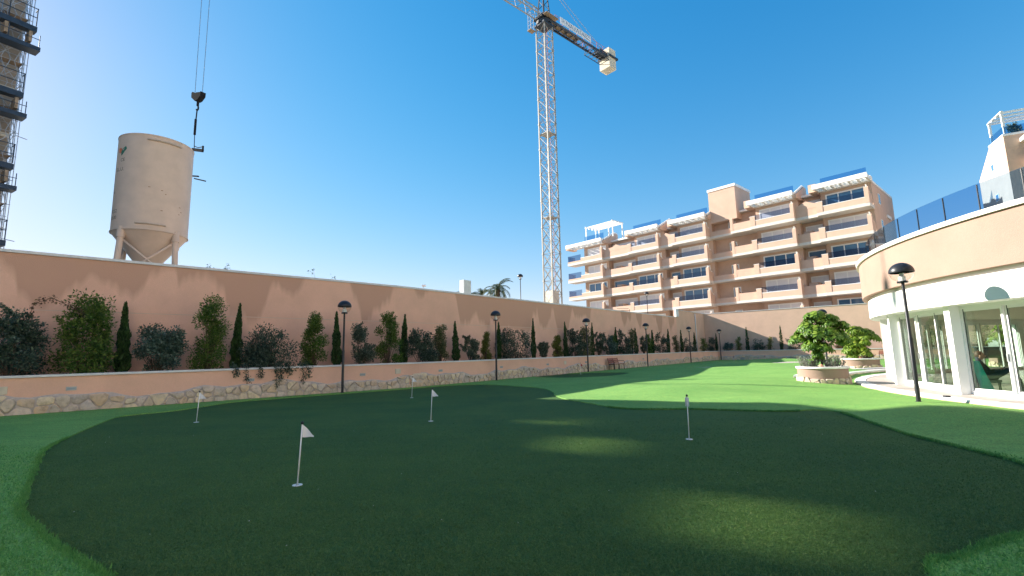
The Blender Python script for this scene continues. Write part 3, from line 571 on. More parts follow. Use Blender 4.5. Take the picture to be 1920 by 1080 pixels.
for i, (k, x, y, h, w) in enumerate(PL):
    n = int(min(5200, 5200*(20/math.hypot(x, y))**1.6))
    NM = dict(cyp='cypress', bush='dark bush', dark='feathery bush', blue='blue green bush', green='green shrub', tier='two tiered shrub', olive='olive shrub', grey='grey green bush', yel='yellow green shrub', red='reddish bush', trail='trailing bush')
    nb_ = ' and '.join(('an ' if NM[q][0] in 'o' else 'a ')+NM[q] for q in (PL[i-1][0] if i else None, PL[i+1][0] if i+1 < len(PL) else None) if q); where = ' near the end wall' if y+.815*x > 78.5 else ''
    if k == 'cyp': cypress((x, y, .96), h, w, i+3, int(n*.9))['label'] = 'slim dark cypress'+where+' between '+nb_; continue
    nm, lb, mt, kd, ls = KIND[k]; w *= 1.32 if k in ('bush', 'blue', 'grey') and i > 3 else 1.15; t = bush(nm, lb, 'bush' if 'bush' in nm else 'shrub', (x, y, .96), h, w, mt, i+50, int(n*(1.1+.35*w)), ls*(1 if y < 30 else 1.35), kd, GRP.get(k))
    if k not in ('trail', 'tier', 'dark'): t['label'] = dict(bush='dark dull green bush', blue='blue green rounded bush', green='upright fresh green shrub', olive='olive brown upright shrub', grey='thin grey green bush', yel='small yellow green shrub', red='reddish brown bush')[k]+where+(' between ' if ' and ' in nb_ else ' beside ')+nb_
    if k == 'trail':
        r = np.random.default_rng(9); tr = MB(); C = []
        for s0, dr in ((-7.05, .5), (-6.6, .35), (-6.05, .75), (-5.9, .55), (-5.1, .62), (-4.9, .4), (-5.6, .3), (-7.4, .25)):
            a = on(s0, .5, 1.25)-Vector((x, y, .96)); b = on(s0, -.08, 1.16)-Vector((x, y, .96)); c = on(s0+.05, -.12, 1.1-dr)-Vector((x, y, .96)); tr.path([a, b, c], .006, 4)
            for f in r.uniform(0, 1, 90): C.append(np.array(b.lerp(c, f))+r.normal(size=3)*np.array([.06, .04, .03]))
            for f in r.uniform(0, 1, 40): C.append(np.array(a.lerp(b, f))+r.normal(size=3)*.06)
        leaf_obj('trailing_shoots', np.array(C), .075, 'bush', t, -.2, .5, None, 3); tr.build('trailing_stems', 'bark', t)
    if i == 0:
        r = np.random.default_rng(4); tr = MB(); C = []
        pts = [Vector((.3, 0, 1.6)), Vector((.35, .1, 2.3)), Vector((.75, .25, 2.5)), Vector((1.2, .5, 2.2)), Vector((1.5, .6, 2.0))]; tr.path(pts, .008, 4)
        for a, b in zip(pts, pts[1:]):
            for f in r.uniform(0, 1, 70): C.append(np.array(a.lerp(b, f))+r.normal(size=3)*.05)
        tag(leaf_obj('arching_shoot', np.array(C), .07, 'redl', t, 0, .5, None, 3), kind='stuff'); tr.build('arching_stem', 'bark', t)
rk = MB(); 
for i, (s, o) in enumerate(((-11.1, .42), (-8.05, .5), (-4.0, .45), (-.2, .4), (2.9, .45), (11.5, .45))):
    bm = bmesh.new(); bmesh.ops.create_icosphere(bm, subdivisions=2, radius=.11); rr = random.Random(i)
    for v in bm.verts: v.co *= rr.uniform(.8, 1.15); v.co.z *= .85
    me = bpy.data.meshes.new('planter_rock'); bm.to_mesh(me); bm.free(); me.materials.append(mat['terracotta']); me.shade_smooth()
    ob = bpy.data.objects.new('planter_rock', me); col.objects.link(ob); ob.location = on(s, o, 1.04); tag(ob, 'small terracotta coloured rock at the edge of the wall planter', 'rock', 'rocks in the planter')
for o in bpy.data.objects:
    lb = o.get('label', '')
    if len(lb.split()) > 16 and ' and a' in lb: o['label'] = lb.rsplit(' and a', 1)[0].replace(' between ', ' beside ')
# grass blades of the long turf close to the camera
r = np.random.default_rng(2); N = 330000
bx = r.uniform(-10, 6.5, N); by = r.uniform(2.6, 8.5, N); dist = np.hypot(bx, by)
keep = (~inside(G_, bx, by)) & (r.uniform(0, 1, N) < np.clip((5.4/dist)**2.2, 0, 1)) & (np.abs(bx) < by*1.25+.4) & (np.hypot(bx-PC[0], by-PC[1]) > 14.25)
# a thicker row right on the cut edge
ei = r.integers(0, len(G_), 26000); et = r.uniform(0, 1, 26000); ep = G_[ei]*(1-et)[:, None]+G_[(ei+1) % len(G_)]*et[:, None]+r.normal(size=(26000, 2))*.02
ok = (np.hypot(ep[:, 0], ep[:, 1]) < 13) & (ep[:, 1] > 2.6)
bx = np.r_[bx[keep], ep[ok, 0]]; by = np.r_[by[keep], ep[ok, 1]]; n = len(bx); bz = lawn_z(bx, by)-.012
a = r.uniform(0, 2*np.pi, n); hh = r.uniform(.022, .042, n); ww = r.uniform(.003, .006, n)*(1+np.hypot(bx, by)/9); lx, ly = r.normal(size=n)*.013, r.normal(size=n)*.013
v = np.empty((n, 3, 3)); v[:, 0] = np.stack([bx-np.cos(a)*ww, by-np.sin(a)*ww, bz], 1); v[:, 1] = np.stack([bx+np.cos(a)*ww, by+np.sin(a)*ww, bz], 1); v[:, 2] = np.stack([bx+lx, by+ly, bz+hh], 1)
me = bpy.data.meshes.new('turf_blades'); me.vertices.add(n*3); me.vertices.foreach_set('co', v.ravel()); me.loops.add(n*3); me.loops.foreach_set('vertex_index', np.arange(n*3, dtype=np.int32))
me.polygons.add(n); me.polygons.foreach_set('loop_start', np.arange(0, n*3, 3, dtype=np.int32)); me.polygons.foreach_set('loop_total', np.full(n, 3, dtype=np.int32))
mat['blade'] = leafm('turf blade', (.10, .30, .075), (.14, .37, .09), (.19, .42, .11), .3); me.materials.append(mat['blade']); me.update(calc_edges=True)
o = bpy.data.objects.new('turf_blades', me); col.objects.link(o); tag(o, 'short green synthetic grass blades of the long turf', 'grass', None, 'stuff')
# short pile of the putting turf in the foreground
N = 620000; py_ = 3.0+8.5*r.uniform(0, 1, N)**1.7; px_ = r.uniform(-1.25, 1.2, N)*py_; kp = inside(G_, px_, py_) & (r.uniform(0, 1, N) < np.clip((11.3-py_)/6.5, 0, 1)) & (edge_dist(G_, px_, py_) > .03); bx, by = px_[kp], py_[kp]; n = len(bx)
a = r.uniform(0, 2*np.pi, n); hh = r.uniform(.006, .012, n); ww = r.uniform(.0022, .0045, n)*(.6+by/6); lx, ly = r.normal(size=n)*.006, r.normal(size=n)*.006
v = np.empty((n, 3, 3)); v[:, 0] = np.stack([bx-np.cos(a)*ww, by-np.sin(a)*ww, 0*bx-.001], 1); v[:, 1] = np.stack([bx+np.cos(a)*ww, by+np.sin(a)*ww, 0*bx-.001], 1); v[:, 2] = np.stack([bx+lx, by+ly, hh], 1)
me = bpy.data.meshes.new('putting_pile'); me.vertices.add(n*3); me.vertices.foreach_set('co', v.ravel()); me.loops.add(n*3); me.loops.foreach_set('vertex_index', np.arange(n*3, dtype=np.int32))
me.polygons.add(n); me.polygons.foreach_set('loop_start', np.arange(0, n*3, 3, dtype=np.int32)); me.polygons.foreach_set('loop_total', np.full(n, 3, dtype=np.int32))
mat['pile'] = leafm('putting turf pile', (.075, .165, .052), (.105, .20, .060), (.14, .235, .08), .25); me.materials.append(mat['pile']); me.update(calc_edges=True)
o = bpy.data.objects.new('putting_pile', me); col.objects.link(o); tag(o, 'short dark synthetic pile of the putting green', 'turf', None, 'stuff')
# pale crumbs lying on the putting green
mb = MB(); rr = random.Random(3)
while len(mb.f) < 6*45:
    y = 3.2+12*rr.random()**1.6; x = rr.uniform(-.95, .8)*y
    if inside(G_, np.array([x]), np.array([y]))[0]: s = rr.uniform(.0015, .0038); q = rr.uniform(.6, 1.6); mb.box(x-s*q, x+s*q, y-s, y+s, .002, .002+s)
tag(mb.build('turf_crumbs', 'cup'), 'scattered pale crumbs on the dark putting green', 'debris', None, 'stuff')

# ------------------------------------------------------------------ round planters
def round_planter(loc, rad, h, label):
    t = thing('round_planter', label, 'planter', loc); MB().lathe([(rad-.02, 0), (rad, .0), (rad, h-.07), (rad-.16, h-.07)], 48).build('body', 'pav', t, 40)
    MB().ring(O, rad-.2, rad+.05, h-.07, h, n=48).build('rim', 'white', t, 40, bevel=.01); MB().lathe([(rad-.19, h-.08), (rad*.5, h-.03), (.001, h-.01)], 32).build('soil', 'soil', t, True)
    MB().lathe([(rad+.004, 0), (rad+.018, 0), (rad+.018, .21), (rad+.004, .22)], 48).build('mortar_bed', 'mortar', t, True)
    pf = lambda s: .27+.035*math.sin(s*3)+.03*math.sin(s*7.1)
    for st in stone_cells(0, 2*math.pi*rad-.25, pf, .34, .16): stone_mb(MB(), st, lambda a, o, z: Vector(((rad+.01-o)*math.cos(a/rad), (rad+.01-o)*math.sin(a/rad), z))).build('stone', 'stone', t, 35)
    return t
round_planter((12.0, 18.55, .02), .84, .68, 'round peach planter with white rim and stone foot holding the taller leafy tree')
round_planter((20.9, 28.7, .02), .95, .68, 'round peach planter further back holding the smaller yellow green tree')
round_planter((29.6, 28.3, .02), .95, .8, 'round planter standing behind the pavilion, seen through its glass')
ros = MB(); rr = random.Random(1)
for k in range(9):
    a = 2*math.pi*k/9+rr.uniform(-.15, .15); L = rr.uniform(.19, .25); c, s = math.cos(a), math.sin(a); w = .042; pr = [(.03, .0, .1), (.09, .015, .75), (.15, .0, 1), (.21, -.035, .7), (.25, -.07, .08)]
    vs = []
    for x, z, f in pr: x *= L/.25; vs += [(x*c-w*f*s, x*s+w*f*c, z+.006), (x*c, x*s, z-.008), (x*c+w*f*s, x*s-w*f*c, z+.006)]
    ros.add(vs, [(i*3+j, i*3+3+j, i*3+4+j, i*3+1+j) for i in range(4) for j in (0, 1)])
ros_me = {m: ros.mesh('leaf_cluster', m, True) for m in ('schef', 'schef2')}
def umbrella_tree(loc, label, blobs, m, trunk_to, seed, k):
    t = thing('umbrella_tree', label, 'tree', loc); r = np.random.default_rng(seed); tr = MB(); V = Vector(trunk_to); tr.tube((0, 0, -.1), V*.5+Vector((.05, 0, 0)), .045, 8, .035); tr.tube(V*.5+Vector((.05, 0, 0)), V, .035, 8, .02); bl = MB(); blobs = [(a_, b_, c_, d_*1.3, e_) for a_, b_, c_, d_, e_ in blobs]
    for (bx, by, bz, br, n) in blobs:
        tr.tube(V*.55, (bx, by, bz), .018, 6, .008)
        for i in range(int(n*1.6)):
            g = r.normal(size=3); g /= np.linalg.norm(g); g[2] = abs(g[2])*1.1-.42; p = np.array([bx, by, bz])+g*br*r.uniform(.4, 1.05)
            o = bpy.data.objects.new('leaf_cluster', ros_me[m]); col.objects.link(o); o.parent = t; o.location = p; q = Vector((g[0]*.9, g[1]*.9, .75)).to_track_quat('Z', 'Y'); o.rotation_mode = 'QUATERNION'; o.rotation_quaternion = q @ Vector((0, 0, 1)).rotation_difference(Vector((0, 0, 1))); s = r.uniform(.75, 1.2)*k; o.scale = (s, s, s)
            bl.tube((bx*.85, by*.85, bz-br*.3), p, .007, 4, .004)
    tr.build('trunk', 'bark', t, True); bl.build('twigs', 'greenl', t); return t
rx = Vector((.84, -.54, 0))
def rel(u, z, d=0): return (rx.x*u+.54*d, rx.y*u+.84*d, z)
umbrella_tree((12.0, 18.55, .66), 'glossy green umbrella tree in the near round planter beside the pavilion', [(*rel(-.05, 1.95), .34, 24), (*rel(.42, 1.8, .1), .34, 22), (*rel(.78, 1.62), .2, 9), (*rel(-.35, 1.55), .34, 20), (*rel(-.12, 1.35, -.25), .36, 24), (*rel(.3, 1.3, -.2), .34, 20), (*rel(.7, 1.05), .28, 14), (*rel(-.72, 1.15), .22, 10), (*rel(-.25, .9, -.2), .3, 18), (*rel(.12, .75, -.25), .26, 14), (*rel(-.05, .45, -.3), .2, 9), (*rel(.55, 1.35, .2), .3, 14)], 'schef', (.02, 0, 1.7), 3, .92)
umbrella_tree((20.9, 28.7, .66), 'smaller yellow green umbrella tree in the far round planter', [(*rel(-.1, 1.65), .42, 22), (*rel(.4, 1.45), .42, 20), (*rel(-.25, 1.1, -.2), .36, 20), (*rel(.25, .95, -.2), .4, 22), (*rel(.75, 1.3), .26, 10), (*rel(-.35, .6, -.2), .36, 16), (*rel(.2, .45, -.3), .3, 14), (*rel(-.3, .25, -.3), .25, 10)], 'schef2', (.02, 0, 1.4), 8, 1.2)
umbrella_tree((29.6, 28.3, .78), 'green umbrella tree behind the pavilion seen through its glass', [(*rel(-.1, 1.5), .4, 16), (*rel(.4, 1.3), .4, 16), (*rel(-.4, 1.0), .36, 14), (*rel(.1, .8), .4, 16)], 'schef2', (.02, 0, 1.3), 18, 1.1)
def silver_plant(loc, w, h, seed, label, m='silver', cat='plant'):
    t = thing('silver_shrub' if m == 'silver' else 'low_plant', label, cat, loc); r = np.random.default_rng(seed); C = []; st = MB(); D = []
    for k in range(70):
        a = r.uniform(0, 2*np.pi); rr = w*math.sqrt(r.uniform(0, 1)); p = Vector((math.cos(a)*rr*.6, math.sin(a)*rr*.6, 0)); q = Vector((math.cos(a)*rr, math.sin(a)*rr, h*r.uniform(.5, 1.0))); st.tube(p, q, .005, 4, .003)
        for f in r.uniform(.1, 1.05, 26): C.append(np.array(p.lerp(q, f))+r.normal(size=3)*.018)
    leaf_obj('leaves', np.array(C), .06, m, t, .8, .28, None, seed); st.build('stems', 'twig', t); return t
pp = Vector((12.0, 18.55, .66))
silver_plant(pp+Vector(rel(-.42, 0, -.2)), .42, .42, 1, 'silvery grey shrub spilling over the left rim of the near round planter'.replace('left ', ''))
silver_plant(pp+Vector(rel(.38, 0, -.2)), .4, .34, 2, 'lower silvery grey shrub at the foot of the glossy umbrella tree')
silver_plant(Vector((20.9, 28.7, .66))+Vector(rel(.1, 0, -.1)), .7, .22, 3, 'low reddish plants under the smaller yellow green umbrella tree', 'redl')
for (l_, lb) in ((pp+Vector(rel(-.02, .06, -.55)), 'round terracotta ball on the soil of the near round planter'), (Vector((20.9, 28.7, .74))+Vector(rel(.0, .02, -.62)), 'round terracotta ball on the soil of the far round planter')):
    bm = bmesh.new(); bmesh.ops.create_icosphere(bm, subdivisions=2, radius=.085); me = bpy.data.meshes.new('terracotta_ball'); bm.to_mesh(me); bm.free(); me.materials.append(mat['terracotta']); me.shade_smooth(); ob = bpy.data.objects.new('terracotta_ball', me); col.objects.link(ob); ob.location = l_; tag(ob, lb, 'ball')

# ------------------------------------------------------------------ benches
def bench(loc, rz, label):
    t = thing('garden_bench', label, 'bench', loc, rz); sl = MB().box(-.8, .8, -.045, .045, -.016, .016).mesh('slat', 'bench')
    for k in range(4): put('slat', sl, t, (0, -.42+k*.115, .44), 0)
    for k in range(3): o = put('slat', sl, t, (0, .04+k*.035, .56+k*.125), 0); o.rotation_euler = (R(74), 0, 0)
    for x in (-.78, -.0, .78):
        f = MB(); f.bar((x, -.45, 0), (x, -.42, .43), .035); f.bar((x, .02, 0), (x, .0, .43), .035); f.bar((x, -.45, .415), (x, .02, .415), .03); f.bar((x, .02, .42), (x, .13, .88), .03)
        f.build('leg_frame', 'black', t)
        if x: f = MB(); f.path([(x*1.04, -.45, .43), (x*1.04, -.45, .6), (x*1.04, -.38, .66), (x*1.04, .05, .66)], .016, 8); f.build('armrest', 'black', t)
    return t
bp = on(18.4, -.35, .02); bench(bp, math.atan2(d2[1], d2[0]), 'red brown slatted bench against the stone clad garden wall')
bp = on(62.5, -.5, .02); bench(bp, math.atan2(dE[1], dE[0]), 'red brown slatted bench before the end wall seen through the pavilion')
# ------------------------------------------------------------------ reader in the pavilion
hp = Vector((13.16, 13.30, .095)); fx = Vector((.65, -.76, 0)); sx = Vector((.76, .65, 0))
def pt(f, s, z): return hp+fx*f+sx*s+Vector((0, 0, z))
ch = thing('lounge_chair', 'low black lounge chair just inside the pavilion glass', 'chair', hp)
MB().extr([(-.26, -.24), (.26, -.24), (.26, .24), (-.26, .24)], lambda p: pt(p[0]*1.0+.0, p[1], .30), lambda p: pt(p[0], p[1], .36)).build('seat', 'navyc', ch, world=True)
MB().extr([(-.24, -.24), (-.18, -.24), (-.18, .24), (-.24, .24)], lambda p: pt(p[0], p[1], .32), lambda p: pt(p[0]-.16, p[1], .86)).build('backrest', 'navyc', ch, world=True)
for f in (-.22, .22):
    for s in (-.21, .21): MB().tube(pt(f, s, 0), pt(f, s, .31), .014, 8).build('leg', 'black', ch, world=True)
def skin(name, verts, edges, rad, m, parent, loc, sub=2):
    me = bpy.data.meshes.new(name); me.from_pydata([Vector(v)-Vector(loc) for v in verts], edges, []); me.materials.append(mat[m]); o = bpy.data.objects.new(name, me)
    col.objects.link(o); 
    if parent: o.parent = parent
    md = o.modifiers.new('skin', 'SKIN'); md.use_smooth_shade = True
    sv = me.skin_vertices[0].data
    for i, rr in enumerate(rad): sv[i].radius = (rr, rr)
    sv[0].use_root = True; s = o.modifiers.new('sub', 'SUBSURF'); s.levels = sub; s.render_levels = sub; return o
pe = thing('person', 'seated person with brown hair in a dark top and navy trousers reading a tablet', 'person', hp)
V = [pt(.02, 0, .44), pt(-.06, 0, .62), pt(-.13, 0, .82), pt(-.14, 0, .92), pt(-.12, 0, 1.0), pt(-.07, 0, 1.08),
     pt(-.12, .17, .80), pt(.0, .24, .58), pt(.22, .14, .62), pt(.28, .1, .64), pt(-.12, -.17, .80), pt(.0, -.24, .58), pt(.22, -.14, .62), pt(.28, -.1, .64),
     pt(.06, .1, .42), pt(.46, .13, .68), pt(.60, .13, .34), pt(.64, .13, .06), pt(.76, .14, .045), pt(.06, -.1, .42), pt(.48, -.12, .66), pt(.60, -.12, .33), pt(.64, -.12, .06), pt(.76, -.13, .045)]
E_ = [(0, 1), (1, 2), (2, 3), (3, 4), (4, 5), (2, 6), (6, 7), (7, 8), (8, 9), (2, 10), (10, 11), (11, 12), (12, 13), (0, 14), (14, 15), (15, 16), (16, 17), (17, 18), (0, 19), (19, 20), (20, 21), (21, 22), (22, 23)]
RD = [.15, .14, .13, .055, .085, .09, .06, .05, .036, .028, .06, .05, .036, .028, .095, .075, .06, .045, .038, .095, .075, .06, .045, .038]
skin('body', V, E_, RD, 'navyc', pe, hp)
skin('sweater', [pt(.02, 0, .47), pt(-.06, 0, .63), pt(-.13, 0, .82), pt(-.12, .17, .80), pt(.0, .24, .58), pt(.19, .145, .615), pt(-.12, -.17, .80), pt(.0, -.24, .58), pt(.19, -.145, .615)], [(0, 1), (1, 2), (2, 3), (3, 4), (4, 5), (2, 6), (6, 7), (7, 8)], [.162, .152, .142, .07, .06, .046, .07, .06, .046], 'blackc', pe, hp)
for s in (-1, 1):                                              # hands: palm, four fingers and a thumb closed on the tablet edge
    b = pt(.27, s*.1, .64); vs = [b, b+fx*.05]; es = [(0, 1)]; rs = [.03, .032]
    for k in range(4):
        q = b+fx*.05+Vector((0, 0, .03-.02*k))-sx*s*.01; i = len(vs); vs += [q+fx*.035, q+fx*.055-sx*s*.025]; es += [(1, i), (i, i+1)]; rs += [.009, .008]
    i = len(vs); vs += [b+fx*.02+Vector((0, 0, .04)), b+fx*.06+Vector((0, 0, .05))-sx*s*.02]; es += [(0, i), (i, i+1)]; rs += [.011, .009]; skin('hand', vs, es, rs, 'skin', pe, hp, 1)
def ico(name, m, parent, c, sxyz, sub=3, world=True):
    bm = bmesh.new(); bmesh.ops.create_icosphere(bm, subdivisions=sub, radius=1)
    for v in bm.verts: v.co = Vector(c)+fx*v.co.x*sxyz[0]+sx*v.co.y*sxyz[1]+Vector((0, 0, v.co.z*sxyz[2]))
    me = bpy.data.meshes.new(name); bm.to_mesh(me); bm.free(); me.materials.append(mat[m]); me.shade_smooth(); return link(bpy.data.objects.new(name, me), parent, world)
ico('head', 'skin', pe, pt(-.085, 0, 1.03), (.098, .08, .122)); ico('hair', 'hair', pe, pt(-.108, 0, 1.055), (.096, .088, .115)); ico('nose', 'skin', pe, pt(.018, 0, 1.02), (.02, .014, .022), 2); ico('mouth', 'terracotta', pe, pt(.0, 0, .975), (.012, .025, .007), 2)
for s in (-1, 1): ico('ear', 'skin', pe, pt(-.075, s*.084, 1.02), (.022, .01, .03), 2); ico('eye', 'inkd', pe, pt(.002, s*.033, 1.04), (.008, .012, .007), 2); ico('shoe', 'inkd', pe, pt(.72, s*.13, .045), (.13, .045, .045), 2)
tb = MB(); tb.extr([(.28, .60), (.295, .595), (.40, .76), (.385, .765)], lambda p: pt(p[0], -.14, p[1]), lambda p: pt(p[0], .14, p[1])); tag(tb.build('tablet', 'black'), 'dark tablet held up by the seated reader', 'tablet')
mb = MB(); rows, cs = 16, 14                                     # quilted jacket hung over the chair back
grid = []
for i in range(rows):
    v = i/(rows-1)
    for j in range(cs):
        u = j/(cs-1)-.5; L = v*1.15
        if L < .12: f, z = -.30-.0*L, .84+.06*math.sin(L/.12*1.57)
        else: f, z = -.42-.06*math.sin(u*9+v*3)-.05*v, .90-(L-.12)*.86
        wd = (.20+.16*v)*(1-.12*math.sin(v*3)); grid.append(pt(-.20+.02*math.sin(u*9)+.22*v+u*wd, -.31-.03*math.sin(u*7+v*4)-.016*abs(math.sin(v*24))-(.0 if L > .12 else -.12+L), max(z, .02)))
n = rows*cs; mb.v = [tuple(p) for p in grid]+[tuple(p+sx*.035) for p in grid]
q = [(i*cs+j, i*cs+j+1, (i+1)*cs+j+1, (i+1)*cs+j) for i in range(rows-1) for j in range(cs-1)]
mb.f = q+[tuple(k+n for k in f[::-1]) for f in q]
bd = [j for j in range(cs)]+[i*cs+cs-1 for i in range(1, rows)]+[(rows-1)*cs+j for j in range(cs-2, -1, -1)]+[i*cs for i in range(rows-2, 0, -1)]
mb.f += [(a, b, b+n, a+n) for a, b in zip(bd, bd[1:]+bd[:1])]
tag(mb.build('quilted_jacket', 'teal', None, 60), 'teal quilted jacket hanging over the lounge chair back', 'jacket')
t = thing('barbecue_cart', 'black cart with a flat top standing behind the pavilion', 'cart', (28.2, 28.0, .02), R(-35))
MB().box(-.7, .7, -.3, .3, .55, 1.15).build('body', 'black', t, bevel=.03); MB().box(-.75, .75, -.34, .34, 1.15, 1.2).build('top', 'navyc', t)
for x in (-.6, .6):
    for y in (-.22, .22): MB().tube((x, y, 0), (x, y, .56), .025, 8).build('leg', 'black', t)
t = thing('notice_board', 'plain white board standing before the end wall behind the pavilion', 'board', (31.6, 30.9, .02), R(-45)); MB().box(-.45, .45, -.02, .02, .8, 1.75).build('panel', 'ac', t)
for x in (-.4, .4): MB().tube((x, .03, 0), (x, .03, 1.7), .02, 8).build('post', 'steel', t)

# ------------------------------------------------------------------ apartment block
FLO = [.8, 4.33, 7.86, 11.40, 14.92, 18.43]; TOP = 22.0
ap = thing('apartment_building', 'peach apartment block with stepped white edged balconies and a square roof tower', 'building', (14.01, 90.57, 0), math.atan2(-.7547, .656))
BAYS = [('A', -4.0, 4.7), ('B', 10.5, 16.7), ('C', 19.1, 25.1), ('D', 31.8, 37.6), ('E', 40.3, 46.0)]
REC = [(4.7, 10.5), (16.7, 19.1), (25.1, 31.8), (37.6, 40.3)]
wm = MB()
for (n_, a, b) in BAYS: wm.box(max(a, -1.4) if n_ == 'A' else a+.05, b-.05, 2.2, 14, 0, TOP)
wm.build('wall', 'apt', ap); wm = MB()
for a, b in REC: wm.box(a-.05, b+.05, 3.2, 13.9, 0, TOP-.02)
wm.build('recessed_wall', 'apt', ap)
GL = {('A', 3), ('B', 3), ('C', 3), ('C', 2), ('D', 3), ('E', 3), ('E', 5), ('E', 1)}
def finpoly(h, depth=1.5): return [(0, 0), (depth, 0), (depth, h*.62)]+[(depth-(depth-.4)*math.sin(R(a)), h*.62+(h*.33)*(1-math.cos(R(a)))) for a in range(15, 91, 15)]+[(.28, h), (.1, h-.03), (0, h-.14)]
for fi, z in enumerate(FLO):
    for (n_, a, b) in BAYS:
        sl = MB().box(a, b, 0, 2.3, z, z+.42).build('balcony_slab', 'slabw', ap); 
        a2 = a+3.4 if n_ == 'A' else a
        p = MB(); p.box(a2+.02, b-.4, .02, .22, z+.42, z+1.14); p.box(a+.02, a+.22, .22, 2.2, z+.42, z+1.14) if n_ != 'A' else p.box(a+.02, a2+.02, .02, .22, z+.42, z+.78)
        p.build('parapet', 'apt', ap); MB().box(a2, b-.4, 0, .25, z+1.14, z+1.21).build('parapet_cap', 'white', ap)
        if n_ != 'A': MB().box(a2, a2+.7, -.02, .3, z+.42, z+1.8).build('parapet_post', 'apt', ap); MB().box(a2-.03, a2+.73, -.04, .32, z+1.8, z+1.86).build('post_cap', 'white', ap)
        MB().extr(finpoly(2.1), lambda q: (b-.45, q[0]-.03, z+.42+q[1]), lambda q: (b, q[0]-.03, z+.42+q[1])).build('divider_fin', 'apt', ap)
        cp = MB(); fp = [q for q in finpoly(2.1)][2:-1]
        for q0, q1 in zip(fp, fp[1:]): cp.bar((b-.225, q0[0]-.03, z+.45+q0[1]), (b-.225, q1[0]-.03, z+.45+q1[1]), .52, .1, (1, 0, 0))
        cp.build('fin_cap', 'white', ap)
        if n_ == 'A': MB().box(a+.05, a2, .1, .12, z+.78, z+1.95).box(a+.05, a+.07, .12, 2.2, z+.78, z+1.95).build('balcony_glass', 'aptrail', ap)
        else: MB().box(a2+.7, b-.45, .1, .12, z+1.21, z+2.0).build('balcony_glass', 'aptrail', ap)
        w0, w1 = (a+3.6, b-.6) if n_ == 'A' else (a+.6, b-.75)
        wf = MB(); wf.box(w0, w0+.16, 2.08, 2.2, z+.45, z+3.15); wf.box(w1-.16, w1, 2.08, 2.2, z+.45, z+3.15); wf.box(w0+.16, w1-.16, 2.08, 2.2, z+2.98, z+3.15); wf.box(w0+.16, w1-.16, 2.1, 2.2, z+.45, z+.56)
        for k in (1, 2): x = w0+(w1-w0)*k/3; wf.box(x-.06, x+.06, 2.1, 2.2, z+.56, z+2.98)
        wo = wf.build('window', 'frame', ap); gls = (n_, fi) in GL
        if gls:
            for k in range(3): x0 = w0+(w1-w0)*k/3; MB().box(x0+.06, x0+(w1-w0)/3-.06, 2.15, 2.19, z+.5, z+3.0).build('pane', 'win', wo)
        else: MB().box(w0+.1, w1-.1, 2.13, 2.16, z+.5, z+3.02).build('shutter', 'shutter', wo)
    for (a, b) in REC:
        if b-a > 6.4:                                            # stair core: lower open walkway and a side parapet
            MB().box(a, b-3.2, 1.3, 3.3, z+.1, z+.42).build('walkway_slab', 'slabw', ap); MB().box(a+.02, b-3.2, 1.3, 1.45, z+.42, z+1.15).build('walkway_parapet', 'apt', ap)
            x0 = b-3.1; MB().box(x0, b, .5, 3.3, z+.06, z+.42).build('balcony_slab', 'slabw', ap); MB().box(x0, b-.01, .5, .7, z+.42, z+1.5).build('parapet', 'apt', ap)
            MB().extr(finpoly(2.0, 1.3), lambda q: (x0-.02, q[0]+.48, z+.42+q[1]), lambda q: (x0+.4, q[0]+.48, z+.42+q[1])).build('divider_fin', 'apt', ap)
            wo = MB().box(b-4.5, b-4.38, 3.05, 3.2, z+.6, z+2.8).box(b-3.5, b-3.38, 3.05, 3.2, z+.6, z+2.8).box(b-4.38, b-3.5, 3.05, 3.2, z+2.66, z+2.8).build('window', 'frame', ap); MB().box(b-4.4, b-3.48, 3.12, 3.18, z+.6, z+2.7).build('pane', 'win', wo)
        else:
            MB().box(a, b, .55, 3.2, z+.02, z+.40).build('loggia_slab', 'slabw', ap); MB().box(a, b, .55, .75, z+.40, z+(1.55 if b-a < 4 else 1.45)).build('parapet', 'apt', ap)
            wo = MB().box(a+.3, b-.3, 3.1, 3.2, z+2.9, z+3.05).box(a+.3, a+.42, 3.1, 3.2, z+.5, z+2.9).build('window', 'frame', ap); MB().box(a+.42, b-.3, 3.14, 3.18, z+.5, z+2.9).build('pane', 'win' if fi == 3 else 'shutter', wo)
            MB().box((a+b)/2-.9, (a+b)/2+.2, 1.6, 3.2, z+1.5, z+2.05).build('loggia_divider', 'apt', ap)
            if fi == 5: MB().extr([(a, 1.4), (b, 1.4), (b, 1.9), ((a+b)/2+.8, 2.1), ((a+b)/2, 2.5), ((a+b)/2-.8, 2.1), (a, 1.9)], lambda q: (q[0], .53, z+q[1]-.05), lambda q: (q[0], .77, z+q[1]-.05)).build('curved_parapet', 'apt', ap)
